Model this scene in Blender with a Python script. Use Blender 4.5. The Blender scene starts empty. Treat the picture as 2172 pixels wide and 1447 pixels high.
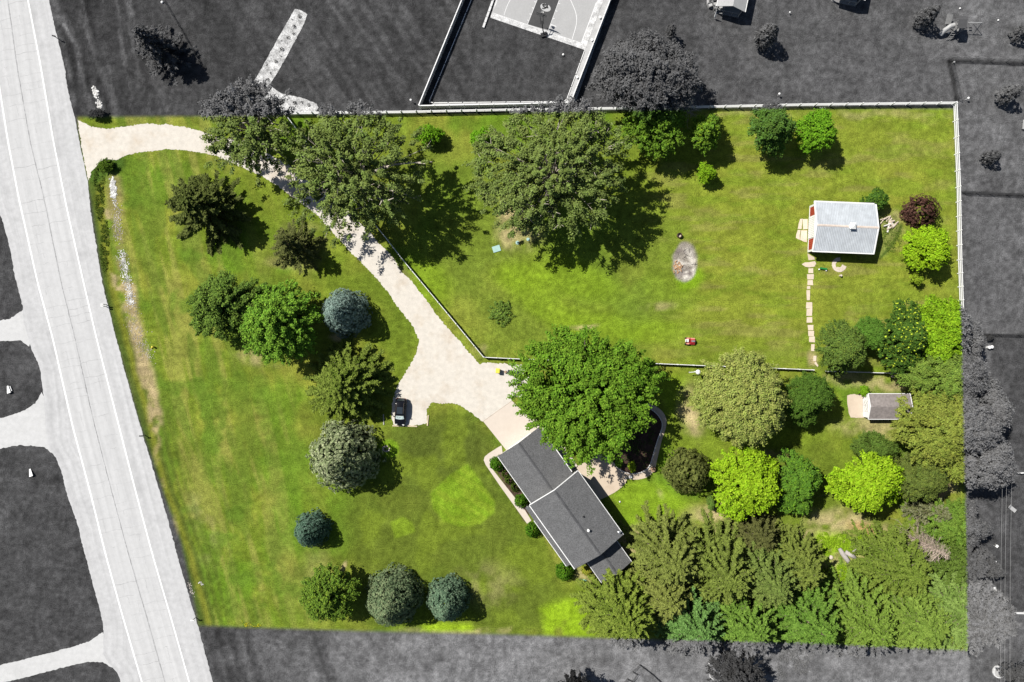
import bpy, math, random
import numpy as np
from mathutils import Vector, Matrix
from mathutils.geometry import tessellate_polygon

random.seed(7)
rng = np.random.default_rng(11)
sc = bpy.context.scene
COL = sc.collection

# ------------------------------------------------------------ camera, light
ALT = 118.0
PXM = 2172.0 / (1.5 * ALT)            # photo pixels per metre on the ground (24 mm lens, 36 mm sensor)
cam_d = bpy.data.cameras.new('camera')
cam_d.lens = 24.0
cam_d.sensor_width = 36.0
cam_d.clip_end = 5000.0
cam = bpy.data.objects.new('camera', cam_d)
cam.location = (0, 0, ALT)
COL.objects.link(cam)
sc.camera = cam

SUN_EL, SUN_AZ = math.radians(51.0), math.radians(149.0)   # azimuth from +X, towards the sun
sunvec = Vector((math.cos(SUN_AZ) * math.cos(SUN_EL), math.sin(SUN_AZ) * math.cos(SUN_EL), math.sin(SUN_EL)))
world = bpy.data.worlds.new('World')
sc.world = world
world.use_nodes = True
wn = world.node_tree
wn.nodes.clear()
sky = wn.nodes.new('ShaderNodeTexSky')
sky.sky_type = 'NISHITA'
sky.sun_disc = False
sky.sun_elevation = SUN_EL
sky.sun_rotation = math.radians(90.0) - SUN_AZ
bg = wn.nodes.new('ShaderNodeBackground')
bg.inputs['Strength'].default_value = 0.05
wo = wn.nodes.new('ShaderNodeOutputWorld')
wn.links.new(sky.outputs[0], bg.inputs[0])
wn.links.new(bg.outputs[0], wo.inputs[0])
sun_d = bpy.data.lights.new('sun', 'SUN')
sun_d.energy = 5.0
sun_d.angle = math.radians(0.5)
sun_d.color = (1.0, 0.965, 0.90)
sun = bpy.data.objects.new('sun', sun_d)
sun.rotation_euler = (-sunvec).to_track_quat('-Z', 'Y').to_euler()
sun.location = (-60, 40, 120)
COL.objects.link(sun)
vs = sc.view_settings
vs.view_transform = 'Standard'
vs.look = 'None'
vs.exposure = 0.32
vs.gamma = 1.0
vs.use_curve_mapping = False
sc.cycles.max_bounces = 4
sc.cycles.diffuse_bounces = 1
sc.cycles.transparent_max_bounces = 4

# ------------------------------------------------------------ helpers
def W(px, py, h=0.0):
    k = (ALT - h) / ALT / PXM
    return Vector(((px - 1086.0) * k, (723.5 - py) * k, h))

def to_px(x, y, z):
    k = PXM * ALT / (ALT - z)
    return 1086.0 + x * k, 723.5 - y * k

def tag(o, label=None, cat=None, group=None, kind=None):
    if label: o['label'] = label
    if cat: o['category'] = cat
    if group: o['group'] = group
    if kind: o['kind'] = kind
    return o

def thing(name, label, cat, loc=(0, 0, 0), rz=0.0, group=None):
    o = bpy.data.objects.new(name, None)
    o.empty_display_size = 0.3
    COL.objects.link(o)
    o.location = loc
    o.rotation_euler = (0, 0, rz)
    return tag(o, label, cat, group)

def dup(root, loc, rz=0.0, label=None, group=None):
    r = root.copy(); COL.objects.link(r)
    r.location = loc; r.rotation_euler = (0, 0, rz)
    if label: r['label'] = label
    if group: r['group'] = group
    for ch in list(root.children):
        c = ch.copy(); COL.objects.link(c); c.parent = r
        for g in list(ch.children):
            d = g.copy(); COL.objects.link(d); d.parent = c
    return r

def link_mesh(name, me, parent=None, loc=None):
    o = bpy.data.objects.new(name, me)
    COL.objects.link(o)
    if parent: o.parent = parent
    if loc is not None: o.location = loc
    return o

class MB:
    """collects shapes of one mesh; coordinates are given in the space of `o`, `rz` (a frame) and stored relative to it"""
    def __init__(self, o=(0, 0, 0)):
        self.v = []; self.f = []; self.o = Vector(o)
    def add(self, vs, fs):
        n = len(self.v)
        self.v += [tuple(Vector(p) - self.o) for p in vs]
        self.f += [tuple(i + n for i in f) for f in fs]
    def box(self, c, s, rz=0.0, tilt=None):
        x, y, z = s[0] / 2, s[1] / 2, s[2] / 2
        pts = [Vector((i * x, j * y, k * z)) for k in (-1, 1) for j in (-1, 1) for i in (-1, 1)]
        R = Matrix.Rotation(rz, 3, 'Z')
        if tilt: R = R @ Matrix.Rotation(tilt[1], 3, tilt[0])
        c = Vector(c)
        self.add([c + R @ p for p in pts], [(0, 2, 3, 1), (4, 5, 7, 6), (0, 1, 5, 4), (2, 6, 7, 3), (0, 4, 6, 2), (1, 3, 7, 5)])
        return self
    def prism(self, pts, z0, z1):
        n = len(pts)
        vs = [(p[0], p[1], z0) for p in pts] + [(p[0], p[1], z1) for p in pts]
        tris = tessellate_polygon([[Vector((p[0], p[1], 0)) for p in pts]])
        fs = []
        for t in tris:
            a, b, c = t
            cr = (pts[b][0] - pts[a][0]) * (pts[c][1] - pts[a][1]) - (pts[b][1] - pts[a][1]) * (pts[c][0] - pts[a][0])
            t = (a, b, c) if cr > 0 else (a, c, b)
            fs.append(tuple(i + n for i in t)); fs.append(t[::-1])
        for i in range(n):
            j = (i + 1) % n
            fs.append((i, j, j + n, i + n))
        self.add(vs, fs)
        return self
    def sheet(self, pts, z):
        tris = tessellate_polygon([[Vector((p[0], p[1], 0)) for p in pts]])
        fs = []
        for a, b, c in tris:
            cr = (pts[b][0] - pts[a][0]) * (pts[c][1] - pts[a][1]) - (pts[b][1] - pts[a][1]) * (pts[c][0] - pts[a][0])
            fs.append((a, b, c) if cr > 0 else (a, c, b))
        self.add([(p[0], p[1], z) for p in pts], fs)
        return self
    def tube(self, pts, rad, seg=6, cap=True):
        pts = [Vector(p) for p in pts]
        if not hasattr(rad, '__len__'): rad = [rad] * len(pts)
        vs = []
        for i, p in enumerate(pts):
            d = (pts[min(i + 1, len(pts) - 1)] - pts[max(i - 1, 0)])
            if d.length < 1e-9: d = Vector((0, 0, 1))
            d.normalize()
            a = d.cross(Vector((0.31, 0.17, 0.93)) if abs(d.z) < 0.9 else Vector((1, 0.1, 0))).normalized()
            b = d.cross(a)
            for k in range(seg):
                t = 2 * math.pi * k / seg
                vs.append(p + (a * math.cos(t) + b * math.sin(t)) * rad[i])
        fs = []
        for i in range(len(pts) - 1):
            for k in range(seg):
                k2 = (k + 1) % seg
                fs.append((i * seg + k, i * seg + k2, (i + 1) * seg + k2, (i + 1) * seg + k))
        if cap:
            fs.append(tuple(range(seg))[::-1])
            fs.append(tuple(range((len(pts) - 1) * seg, len(pts) * seg)))
        self.add(vs, fs)
        return self
    def cyl(self, c, r, h, seg=12, r2=None):
        return self.tube([c, (c[0], c[1], c[2] + h)], [r, r if r2 is None else r2], seg)
    def ball(self, c, r, sz=1.0, seg=10, rings=6, half=False):
        c = Vector(c); vs = []; fs = []
        lo = 0.0 if half else -math.pi / 2
        for i in range(rings + 1):
            t = lo + (math.pi / 2 - lo) * i / rings
            for k in range(seg):
                a = 2 * math.pi * k / seg
                vs.append(c + Vector((math.cos(t) * math.cos(a) * r, math.cos(t) * math.sin(a) * r, math.sin(t) * r * sz)))
        for i in range(rings):
            for k in range(seg):
                k2 = (k + 1) % seg
                fs.append((i * seg + k, i * seg + k2, (i + 1) * seg + k2, (i + 1) * seg + k))
        self.add(vs, fs)
        return self
    def loft(self, rings, cap=True):
        n = len(rings[0]); vs = [p for r in rings for p in r]; fs = []
        for i in range(len(rings) - 1):
            for k in range(n):
                k2 = (k + 1) % n
                fs.append((i * n + k, i * n + k2, (i + 1) * n + k2, (i + 1) * n + k))
        if cap:
            fs.append(tuple(range(n))[::-1]); fs.append(tuple(range((len(rings) - 1) * n, len(rings) * n)))
        self.add(vs, fs)
        return self
    def build(self, name, mat, parent=None, smooth=False, loc=None):
        me = bpy.data.meshes.new(name)
        me.from_pydata(self.v, [], self.f)
        if mat: me.materials.append(mat)
        if smooth: me.polygons.foreach_set('use_smooth', [True] * len(me.polygons))
        me.update()
        return link_mesh(name, me, parent, loc if loc is not None else (self.o if parent is None else None))

MATS = {}
def M(name, rgb, rough=0.8, var=0.12, scale=2.0, bump=0.0, metal=0.0, spec=0.3, var2=None):
    """procedural material: base colour broken up by two noises (real stains and grain), optional bump"""
    if name in MATS: return MATS[name]
    if not hasattr(rgb, '__len__'): rgb = (rgb, rgb, rgb)
    m = bpy.data.materials.new(name); m.use_nodes = True
    nt = m.node_tree; nd = nt.nodes; ln = nt.links
    b = nd['Principled BSDF']
    b.inputs['Roughness'].default_value = rough
    b.inputs['Metallic'].default_value = metal
    b.inputs['Specular IOR Level'].default_value = spec
    geo = nd.new('ShaderNodeNewGeometry')
    n1 = nd.new('ShaderNodeTexNoise'); n1.inputs['Scale'].default_value = scale; n1.inputs['Detail'].default_value = 6
    n2 = nd.new('ShaderNodeTexNoise'); n2.inputs['Scale'].default_value = scale * 0.17; n2.inputs['Detail'].default_value = 4
    ln.new(geo.outputs['Position'], n1.inputs['Vector']); ln.new(geo.outputs['Position'], n2.inputs['Vector'])
    mr = nd.new('ShaderNodeMapRange'); mr.inputs[1].default_value = 0.3; mr.inputs[2].default_value = 0.7
    mr.inputs[3].default_value = 1 - var; mr.inputs[4].default_value = 1 + var
    ln.new(n1.outputs[0], mr.inputs[0])
    mr2 = nd.new('ShaderNodeMapRange'); mr2.inputs[1].default_value = 0.3; mr2.inputs[2].default_value = 0.7
    v2 = var if var2 is None else var2
    mr2.inputs[3].default_value = 1 - v2; mr2.inputs[4].default_value = 1 + v2
    ln.new(n2.outputs[0], mr2.inputs[0])
    mu = nd.new('ShaderNodeMath'); mu.operation = 'MULTIPLY'
    ln.new(mr.outputs[0], mu.inputs[0]); ln.new(mr2.outputs[0], mu.inputs[1])
    vm = nd.new('ShaderNodeVectorMath'); vm.operation = 'SCALE'
    vm.inputs[0].default_value = rgb
    ln.new(mu.outputs[0], vm.inputs['Scale'])
    ln.new(vm.outputs[0], b.inputs['Base Color'])
    if bump > 0:
        bp = nd.new('ShaderNodeBump'); bp.inputs['Strength'].default_value = bump; bp.inputs['Distance'].default_value = 0.05
        ln.new(n1.outputs[0], bp.inputs['Height']); ln.new(bp.outputs[0], b.inputs['Normal'])
    MATS[name] = m
    return m

def pave_mat(name, rgb, patch, var=0.06, streak=0.06, grain=8.0, patch_amt=0.3, speck=0.0, dots=0.0):
    """paving with wheel-worn streaks along its own U/V run, stains of a second colour and a stony grain"""
    m = bpy.data.materials.new(name); m.use_nodes = True
    nt = m.node_tree; nd = nt.nodes; ln = nt.links
    b = nd['Principled BSDF']; b.inputs['Roughness'].default_value = 0.9; b.inputs['Specular IOR Level'].default_value = 0.2
    geo = nd.new('ShaderNodeNewGeometry')
    uv = nd.new('ShaderNodeUVMap')
    mp = nd.new('ShaderNodeMapping'); mp.inputs['Scale'].default_value = (1.1, 0.02, 1)
    ln.new(uv.outputs[0], mp.inputs[0])
    ns = nd.new('ShaderNodeTexNoise'); ns.inputs['Scale'].default_value = 1.0; ns.inputs['Detail'].default_value = 5
    ln.new(mp.outputs[0], ns.inputs['Vector'])
    ng = nd.new('ShaderNodeTexNoise'); ng.inputs['Scale'].default_value = grain; ng.inputs['Detail'].default_value = 3
    npt = nd.new('ShaderNodeTexNoise'); npt.inputs['Scale'].default_value = 0.22; npt.inputs['Detail'].default_value = 7; npt.inputs['Roughness'].default_value = 0.62
    nm = nd.new('ShaderNodeTexNoise'); nm.inputs['Scale'].default_value = 1.3; nm.inputs['Detail'].default_value = 6
    for n in (ng, npt, nm): ln.new(geo.outputs['Position'], n.inputs['Vector'])
    def rng_(sock, a, c, lo=0.3, hi=0.7):
        r = nd.new('ShaderNodeMapRange'); r.inputs[1].default_value = lo; r.inputs[2].default_value = hi
        r.inputs[3].default_value = a; r.inputs[4].default_value = c
        ln.new(sock, r.inputs[0]); return r.outputs[0]
    def mul(a, c):
        k = nd.new('ShaderNodeMath'); k.operation = 'MULTIPLY'; ln.new(a, k.inputs[0]); ln.new(c, k.inputs[1]); return k.outputs[0]
    f = mul(mul(rng_(ns.outputs[0], 1 - streak, 1 + streak), rng_(ng.outputs[0], 1 - var, 1 + var)), rng_(nm.outputs[0], 1 - var, 1 + var))
    if dots > 0:
        vo = nd.new('ShaderNodeTexVoronoi'); vo.inputs['Scale'].default_value = 3.6; ln.new(geo.outputs['Position'], vo.inputs['Vector'])
        f = mul(f, rng_(vo.outputs['Distance'], 1 - dots, 1.0, 0.06, 0.16))
    mx = nd.new('ShaderNodeMix'); mx.data_type = 'RGBA'
    mx.inputs[6].default_value = (*rgb, 1); mx.inputs[7].default_value = (*patch, 1)
    ln.new(rng_(npt.outputs[0], 0.0, patch_amt, 0.5, 0.72), mx.inputs[0])
    vm = nd.new('ShaderNodeVectorMath'); vm.operation = 'SCALE'
    ln.new(mx.outputs[2], vm.inputs[0]); ln.new(f, vm.inputs['Scale'])
    ln.new(vm.outputs[0], b.inputs['Base Color'])
    bp = nd.new('ShaderNodeBump'); bp.inputs['Strength'].default_value = 0.25; bp.inputs['Distance'].default_value = 0.03
    ln.new(ng.outputs[0], bp.inputs['Height']); ln.new(bp.outputs[0], b.inputs['Normal'])
    return m

def attr_mat(name, rough=0.9, transl=0.0, grain=0.0, bump=0.0):
    m = bpy.data.materials.new(name); m.use_nodes = True
    nt = m.node_tree; nd = nt.nodes; ln = nt.links
    b = nd['Principled BSDF']; out = nd['Material Output']
    b.inputs['Roughness'].default_value = rough; b.inputs['Specular IOR Level'].default_value = 0.0
    a = nd.new('ShaderNodeAttribute'); a.attribute_name = 'Col'
    col = a.outputs['Color']
    if grain > 0:
        geo = nd.new('ShaderNodeNewGeometry')
        fac = None
        for s, amt, det in ((5.5, grain, 4), (1.1, grain * 0.6, 5), (0.28, grain * 0.45, 4)):
            n = nd.new('ShaderNodeTexNoise'); n.inputs['Scale'].default_value = s; n.inputs['Detail'].default_value = det; n.inputs['Roughness'].default_value = 0.65
            ln.new(geo.outputs['Position'], n.inputs['Vector'])
            r = nd.new('ShaderNodeMapRange'); r.inputs[1].default_value = 0.3; r.inputs[2].default_value = 0.7
            r.inputs[3].default_value = 1 - amt; r.inputs[4].default_value = 1 + amt
            ln.new(n.outputs[0], r.inputs[0])
            if fac is None: fac = r.outputs[0]; first = n
            else:
                k = nd.new('ShaderNodeMath'); k.operation = 'MULTIPLY'
                ln.new(fac, k.inputs[0]); ln.new(r.outputs[0], k.inputs[1]); fac = k.outputs[0]
        vm = nd.new('ShaderNodeVectorMath'); vm.operation = 'SCALE'
        ln.new(col, vm.inputs[0]); ln.new(fac, vm.inputs['Scale']); col = vm.outputs[0]
        if bump:
            bp = nd.new('ShaderNodeBump'); bp.inputs['Strength'].default_value = bump; bp.inputs['Distance'].default_value = 0.08
            ln.new(first.outputs[0], bp.inputs['Height']); ln.new(bp.outputs[0], b.inputs['Normal'])
    ln.new(col, b.inputs['Base Color'])
    if transl > 0:
        t = nd.new('ShaderNodeBsdfTranslucent'); ln.new(col, t.inputs['Color'])
        mx = nd.new('ShaderNodeMixShader'); mx.inputs[0].default_value = transl
        ln.new(b.outputs[0], mx.inputs[1]); ln.new(t.outputs[0], mx.inputs[2]); ln.new(mx.outputs[0], out.inputs[0])
    return m

LEAF = attr_mat('foliage_leaves', 0.7, transl=0.07)
GRASS = attr_mat('lawn_grass', 0.95, grain=0.48, bump=0.8)

def np_mesh(name, verts, quads, col, mat):
    me = bpy.data.meshes.new(name)
    nv, nf, k = len(verts), len(quads), quads.shape[1]
    me.vertices.add(nv); me.vertices.foreach_set('co', np.ascontiguousarray(verts, np.float32).ravel())
    me.loops.add(nf * k); me.loops.foreach_set('vertex_index', np.ascontiguousarray(quads, np.int32).ravel())
    me.polygons.add(nf); me.polygons.foreach_set('loop_start', np.arange(nf, dtype=np.int32) * k)
    me.update(calc_edges=True)
    if col is not None:
        at = me.color_attributes.new('Col', 'FLOAT_COLOR', 'POINT')
        c4 = np.ones((nv, 4), np.float32); c4[:, :3] = col
        at.data.foreach_set('color', c4.ravel())
    me.materials.append(mat)
    return me

# value noise ---------------------------------------------------------------
_lat = rng.random((256, 256)).astype(np.float32)
def vnoise(x, y, s, seed=0):
    x = x / s + seed * 17.37; y = y / s + seed * 9.71
    xi = np.floor(x).astype(int); yi = np.floor(y).astype(int)
    fx = x - xi; fy = y - yi
    fx = fx * fx * (3 - 2 * fx); fy = fy * fy * (3 - 2 * fy)
    a = _lat[xi % 256, yi % 256]; b = _lat[(xi + 1) % 256, yi % 256]
    c = _lat[xi % 256, (yi + 1) % 256]; d = _lat[(xi + 1) % 256, (yi + 1) % 256]
    return (a * (1 - fx) + b * fx) * (1 - fy) + (c * (1 - fx) + d * fx) * fy
def fbm(x, y, s, seed=0, oct=4, gain=0.55):
    t = 0; w = 0; a = 1.0
    for i in range(oct):
        t = t + a * vnoise(x, y, s / 2 ** i, seed + i * 3.1); w += a; a *= gain
    return t / w
def sstep(a, b, x):
    t = np.clip((x - a) / (b - a), 0, 1); return t * t * (3 - 2 * t)

def poly_sd(px, py, pts):
    """signed distance in photo pixels to a polygon, positive inside"""
    inside = np.zeros(px.shape, bool); d2 = np.full(px.shape, 1e12)
    n = len(pts)
    for i in range(n):
        x1, y1 = pts[i]; x2, y2 = pts[(i + 1) % n]
        ex, ey = x2 - x1, y2 - y1
        t = np.clip(((px - x1) * ex + (py - y1) * ey) / (ex * ex + ey * ey + 1e-9), 0, 1)
        d2 = np.minimum(d2, (px - x1 - t * ex) ** 2 + (py - y1 - t * ey) ** 2)
        if y1 != y2:
            c = ((y1 > py) != (y2 > py)) & (px < (x2 - x1) * (py - y1) / (y2 - y1) + x1)
            inside ^= c
    d = np.sqrt(d2)
    return np.where(inside, d, -d)
def line_d(px, py, pts):
    d2 = np.full(px.shape, 1e12)
    for (x1, y1), (x2, y2) in zip(pts[:-1], pts[1:]):
        ex, ey = x2 - x1, y2 - y1
        t = np.clip(((px - x1) * ex + (py - y1) * ey) / (ex * ex + ey * ey + 1e-9), 0, 1)
        d2 = np.minimum(d2, (px - x1 - t * ex) ** 2 + (py - y1 - t * ey) ** 2)
    return np.sqrt(d2)

PARCEL = [(165, 249), (171, 300), (187, 390), (219, 600), (243, 704), (298, 900), (335, 1010), (383, 1147), (405, 1240),
          (422, 1327), (750, 1338), (1050, 1345), (1300, 1354), (1700, 1364), (2052, 1380), (2050, 1147), (2045, 960),
          (2040, 720), (2034, 550), (2024, 231), (1760, 229), (1480, 233), (1000, 242), (500, 247)]
# ------------------------------------------------------------ the ground
def smooth_grid(lo, hi, step, far):
    core = np.arange(lo, hi + step / 2, step)
    out = [step]
    ext = []
    p = 0.0
    while p < far:
        out.append(out[-1] * 1.25); p += out[-1]; ext.append(p)
    ext = np.array(ext)
    return np.concatenate([(lo - ext)[::-1], core, hi + ext])

gx = smooth_grid(-95, 95, 0.30, 900); gy = smooth_grid(-64, 64, 0.30, 900)
GX, GY = np.meshgrid(gx, gy)
PX = 1086 + GX.ravel() * PXM; PY = 723.5 - GY.ravel() * PXM
wx = (fbm(PX, PY, 60, 1, 3) - .5) * 26; wy = (fbm(PX, PY, 60, 2, 3) - .5) * 26
QX, QY = PX + wx, PY + wy            # warped, for natural outlines

def ell(cx, cy, rx, ry, ang=0, soft=0.35, warp=True):
    x, y = (QX, QY) if warp else (PX, PY)
    c, s = math.cos(math.radians(ang)), math.sin(math.radians(ang))
    u = ((x - cx) * c + (y - cy) * s) / rx; v = (-(x - cx) * s + (y - cy) * c) / ry
    return 1 - sstep(1 - soft, 1 + soft, np.sqrt(u * u + v * v))
def pol(pts, soft=4, warp=0.0):
    return sstep(-soft, soft, poly_sd(PX + wx * warp, PY + wy * warp, pts))
def lin(pts, w, soft=3, warp=0.3):
    return 1 - sstep(w - soft, w + soft, line_d(PX + wx * warp, PY + wy * warp, pts))

C = np.zeros((PX.size, 3))
def mixin(col, m):
    global C
    m = np.clip(m, 0, 1)[:, None]
    C = C * (1 - m) + np.array(col) * m
MID, OLIVE, LUSH, DARK, LIME, TAN, BROWN = ((.128, .170, .016), (.215, .222, .032), (.098, .175, .012), (.078, .105, .012), (.215, .330, .013), (.46, .36, .20), (.20, .145, .075))
n_big = fbm(PX, PY, 210, 4, 4); n_mid = fbm(PX, PY, 70, 5, 4); n_fin = fbm(PX, PY, 22, 6, 3)
C[:] = MID
mixin(OLIVE, sstep(.42, .72, n_mid * .55 + n_big * .45) * .9)
mixin(LUSH, sstep(.5, .7, fbm(PX, PY, 120, 8, 4)) * .8)
mixin(DARK, sstep(.56, .75, fbm(PX, PY, 90, 9, 4)) * .45)
# streaks of mowing: along the road on the left lawn, east-west in the back yard
ca, sa = math.cos(math.radians(76)), math.sin(math.radians(76))
ra = PX * ca + PY * sa; rb = -PX * sa + PY * ca
left = 1 - sstep(360, 640, PX - (PY - 300) * 0.16)
st = fbm(ra / 9.0, rb, 16, 11, 3)
mixin((.255, .235, .058), left * sstep(.46, .66, st) * .55)
mixin((.100, .145, .017), left * sstep(.48, .66, fbm(ra / 5.0, rb, 22, 12, 3)) * .7)
mixin((.095, .155, .015), left * sstep(.55, .7, fbm(PX, PY, 55, 13, 3)) * .75)
back = pol([(1380, 230), (2030, 220), (2040, 800), (1420, 760), (1380, 500)], 60)
mixin((.200, .218, .026), back * .65)
mixin((.22, .19, .06), back * sstep(.52, .68, fbm(PX / 5, PY, 16, 14, 3)) * .45)
mixin((.140, .195, .016), back * sstep(.5, .66, fbm(PX / 3.5, PY, 20, 15, 3)) * .6)
mixin((.135, .175, .022), pol([(860, 260), (1450, 480), (1450, 740), (1040, 750), (850, 520)], 60) * .6)
# darker, evenly mown front lawn beside the house
front = pol([(840, 905), (960, 862), (1020, 900), (1060, 960), (1110, 1110), (1195, 1210), (1150, 1330), (760, 1335), (720, 1100), (800, 930)], 45, .6)
mixin((.094, .120, .015), front * .85)
mixin((.072, .090, .014), pol([(840, 905), (1000, 880), (1050, 960), (960, 1000), (880, 1040), (830, 960)], 30, .6) * .7)
mixin((.135, .175, .016), front * sstep(.5, .68, fbm(PX, PY, 60, 16, 3)) * .7)
mixin((.092, .130, .012), ell(820, 640, 60, 95, -30) * .5)
for e in ((1150, 640, 100, 34, 35), (1215, 590, 95, 42, 20), (1110, 585, 60, 30, 0), (1270, 690, 85, 34, 10), (1400, 700, 70, 26, 0), (900, 600, 60, 40, 40)):
    mixin((.165, .245, .012), ell(*e[:4], e[4], .5) * .65)
# lime patches left long by the mower
mixin((.150, .240, .012), pol([(990, 986), (1004, 1000), (1048, 1062), (1048, 1088), (1018, 1112), (985, 1118), (940, 1106), (918, 1078), (914, 1046), (950, 1012)], 5, .25) * .82)
mixin((.19, .25, .02), pol([(990, 986), (1004, 1000), (1048, 1062), (1048, 1088), (1018, 1112), (985, 1118), (940, 1106), (918, 1078), (914, 1046), (950, 1012)], 3, .12) * sstep(.46, .6, fbm(PX * .8 + PY * .6, (PY - PX * .7) * 4, 40, 17, 3)) * .6)
mixin((.155, .22, .015), pol([(854, 1096), (874, 1108), (882, 1128), (838, 1143), (828, 1108)], 3) * .9)
mixin((.225, .34, .012), pol([(1142, 1290), (1160, 1278), (1240, 1268), (1262, 1280), (1260, 1346), (1165, 1346)], 12, 1.0) * .85 * sstep(.2, .5, n_fin))
mixin((.23, .33, .014), pol([(895, 1325), (935, 1318), (1000, 1322), (1010, 1342), (890, 1340)], 6, .3) * .9)
mixin((.145, .240, .012), ell(824, 952, 22, 20, 0, .15, False) * .95)
yard = pol([(1300, 1050), (1345, 1022), (1410, 1030), (1470, 1075), (1480, 1105), (1400, 1120), (1340, 1140)], 14, .7)
mixin((.175, .265, .014), yard * .9)
mixin((.20, .23, .03), yard * sstep(.5, .65, n_mid) * .6)
mixin((.17, .26, .012), ell(1425, 830, 30, 45) * .7)
mixin((.19, .25, .02), ell(1580, 945, 160, 26, -8) * .4)
mixin((.135, .20, .012), ell(1425, 600, 60, 60) * .35)
mixin((.16, .26, .010), ell(1462, 590, 34, 26, -20) * .9)
for e in ((600, 560, 30, 14, 10), (840, 585, 40, 20, 35)):
    mixin((.26, .21, .09), ell(*e[:4], e[4], .6) * .55)
# dry, worn and bare places
for x, y, rx, ry, a, k in ((1085, 470, 26, 60, 15, .8), (1110, 500, 40, 26, 0, .5), (1075, 430, 25, 40, 0, .5), (1458, 868, 20, 36, -15, .8), (1468, 905, 24, 24, 0, .7),
                           (1413, 1008, 8, 14, 0, 1.0), (1408, 1040, 8, 12, 0, .5), (1520, 1105, 60, 26, 10, .85), (1640, 965, 36, 12, 0, .5), (1745, 1125, 60, 34, 0, .75),
                           (1775, 1190, 55, 70, 0, .9), (1850, 1125, 70, 26, 25, .95), (1830, 1255, 40, 30, 40, .9), (1985, 1035, 40, 30, -20, .9), (1900, 812, 60, 16, 0, .7),
                           (1850, 905, 70, 22, 0, .7), (1790, 800, 40, 16, 10, .6), (1727, 762, 9, 24, -15, .9), (1895, 470, 26, 26, 0, .7), (1345, 1150, 24, 40, 50, .9),
                           (1470, 880, 22, 60, -10, .5), (545, 760, 40, 16, 10, .6), (640, 520, 44, 50, 0, .4), (715, 715, 16, 9, 0, .9), (732, 1203, 5, 12, 20, .9),
                           (1255, 1215, 30, 26, 20, .8), (1240, 690, 26, 4, 0, .7), (1395, 650, 34, 8, -5, .5), (1015, 745, 14, 14, 0, .5), (1560, 1075, 40, 30, 0, .6),
                           (1605, 1105, 40, 10, -10, .6), (670, 1235, 30, 60, 0, .2), (975, 1340, 120, 8, 0, .5), (1030, 1240, 60, 40, 0, .25), (1760, 242, 260, 7, 0, .35), (430, 1120, 30, 70, -14, .3)):
    mixin((.40, .31, .165), ell(x, y, rx, ry, a, .6) * sstep(.32, .6, n_fin * .6 + n_mid * .4) * k)
mixin((.24, .17, .085), ell(1080, 1040, 14, 60, -35) * 0)
bare = ell(1860, 1140, 60, 20, 25, .4) + ell(1835, 1255, 34, 26, 45, .4) + ell(1980, 1035, 30, 22, -20, .4)
mixin((.40, .25, .11), np.clip(bare, 0, 1) * .8)
mixin((.22, .33, .015), (ell(1790, 1155, 34, 26, 0, .5) + ell(1840, 1150, 30, 18, 20, .5) + ell(1800, 1215, 34, 26, 0, .5) + ell(1745, 1165, 22, 40, 0, .5)) * sstep(.42, .6, n_fin) * .9)
# fire scar with ash
ash = ell(1451, 556, 30, 39, 6, .12)
mixin((.24, .205, .18), ash)
mixin((.58, .52, .48), ash * ell(1452, 562, 24, 28, 15, .5) * sstep(.34, .6, fbm(PX, PY, 14, 21, 3)))
mixin((.15, .12, .115), ash * sstep(.56, .68, fbm(PX, PY, 16, 22, 3)) * .8)
# roadside: rank verge, ditch with mud
verge = [(200, 350), (196, 420), (208, 520), (232, 640), (256, 730), (290, 850), (318, 960), (345, 1050), (385, 1160), (412, 1260), (430, 1326)]
mixin((.055, .078, .014), lin(verge, 12, 8) * .85)
mixin((.17, .165, .02), lin([(x + 16, y) for x, y in verge], 8, 6) * .7)
mixin((.065, .085, .014), lin([(x + 30, y + 20) for x, y in verge[3:]], 5, 4) * .75)
mixin((.075, .095, .014), lin([(x + 46, y + 20) for x, y in verge[4:]], 4, 4) * .65)
mixin((.08, .10, .016), lin([(x + 62, y + 20) for x, y in verge[5:]], 3, 4) * .5)
mixin((.055, .10, .014), lin([(205, 372), (222, 352), (245, 348)], 18, 8) * .9)
ditch = [(240, 385), (246, 450), (253, 520), (268, 600), (276, 660), (288, 710), (304, 770), (318, 830), (326, 880)]
mixin((.25, .185, .09), lin(ditch, 13, 9, .8) * .62 * sstep(.25, .5, n_fin))
mixin((.36, .27, .155), lin([(268, 600), (278, 670), (292, 720), (308, 775), (320, 830), (328, 900)], 14, 8, .6) * sstep(.3, .6, n_fin) * .8)
mixin((.33, .25, .12), lin([(328, 880), (340, 1010), (372, 1130)], 6, 6, .6) * sstep(.4, .6, n_fin) * .6)
mixin((.36, .27, .16), lin([(228, 450), (236, 520), (246, 590), (258, 640)], 6, 6, .6) * sstep(.45, .6, n_fin) * .8)
# soil under the planting by the house, strip behind the barn
mixin((.075, .048, .032), pol([(1041, 976), (1064, 958), (1122, 1068), (1122, 1092), (1112, 1108)], 2))
mixin((.17, .19, .05), pol([(1863, 430), (1880, 455), (1905, 455), (1912, 480), (1880, 540), (1862, 545)], 6, .4) * .7)
mixin((.05, .085, .012), lin([(1868, 545), (1895, 515), (1912, 478)], 3, 2, .2) * .8)
mixin((.18, .19, .03), pol([(1160, 1100), (1150, 1135), (1175, 1190), (1190, 1215), (1200, 1200)], 2) * .8)
gain = 0.86 + .28 * fbm(PX, PY, 9, 31, 2)
C *= 1.02 * gain[:, None]
C[:, 1] *= 1.05; C[:, 2] = C[:, 2] * 1.0 + .003

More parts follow.
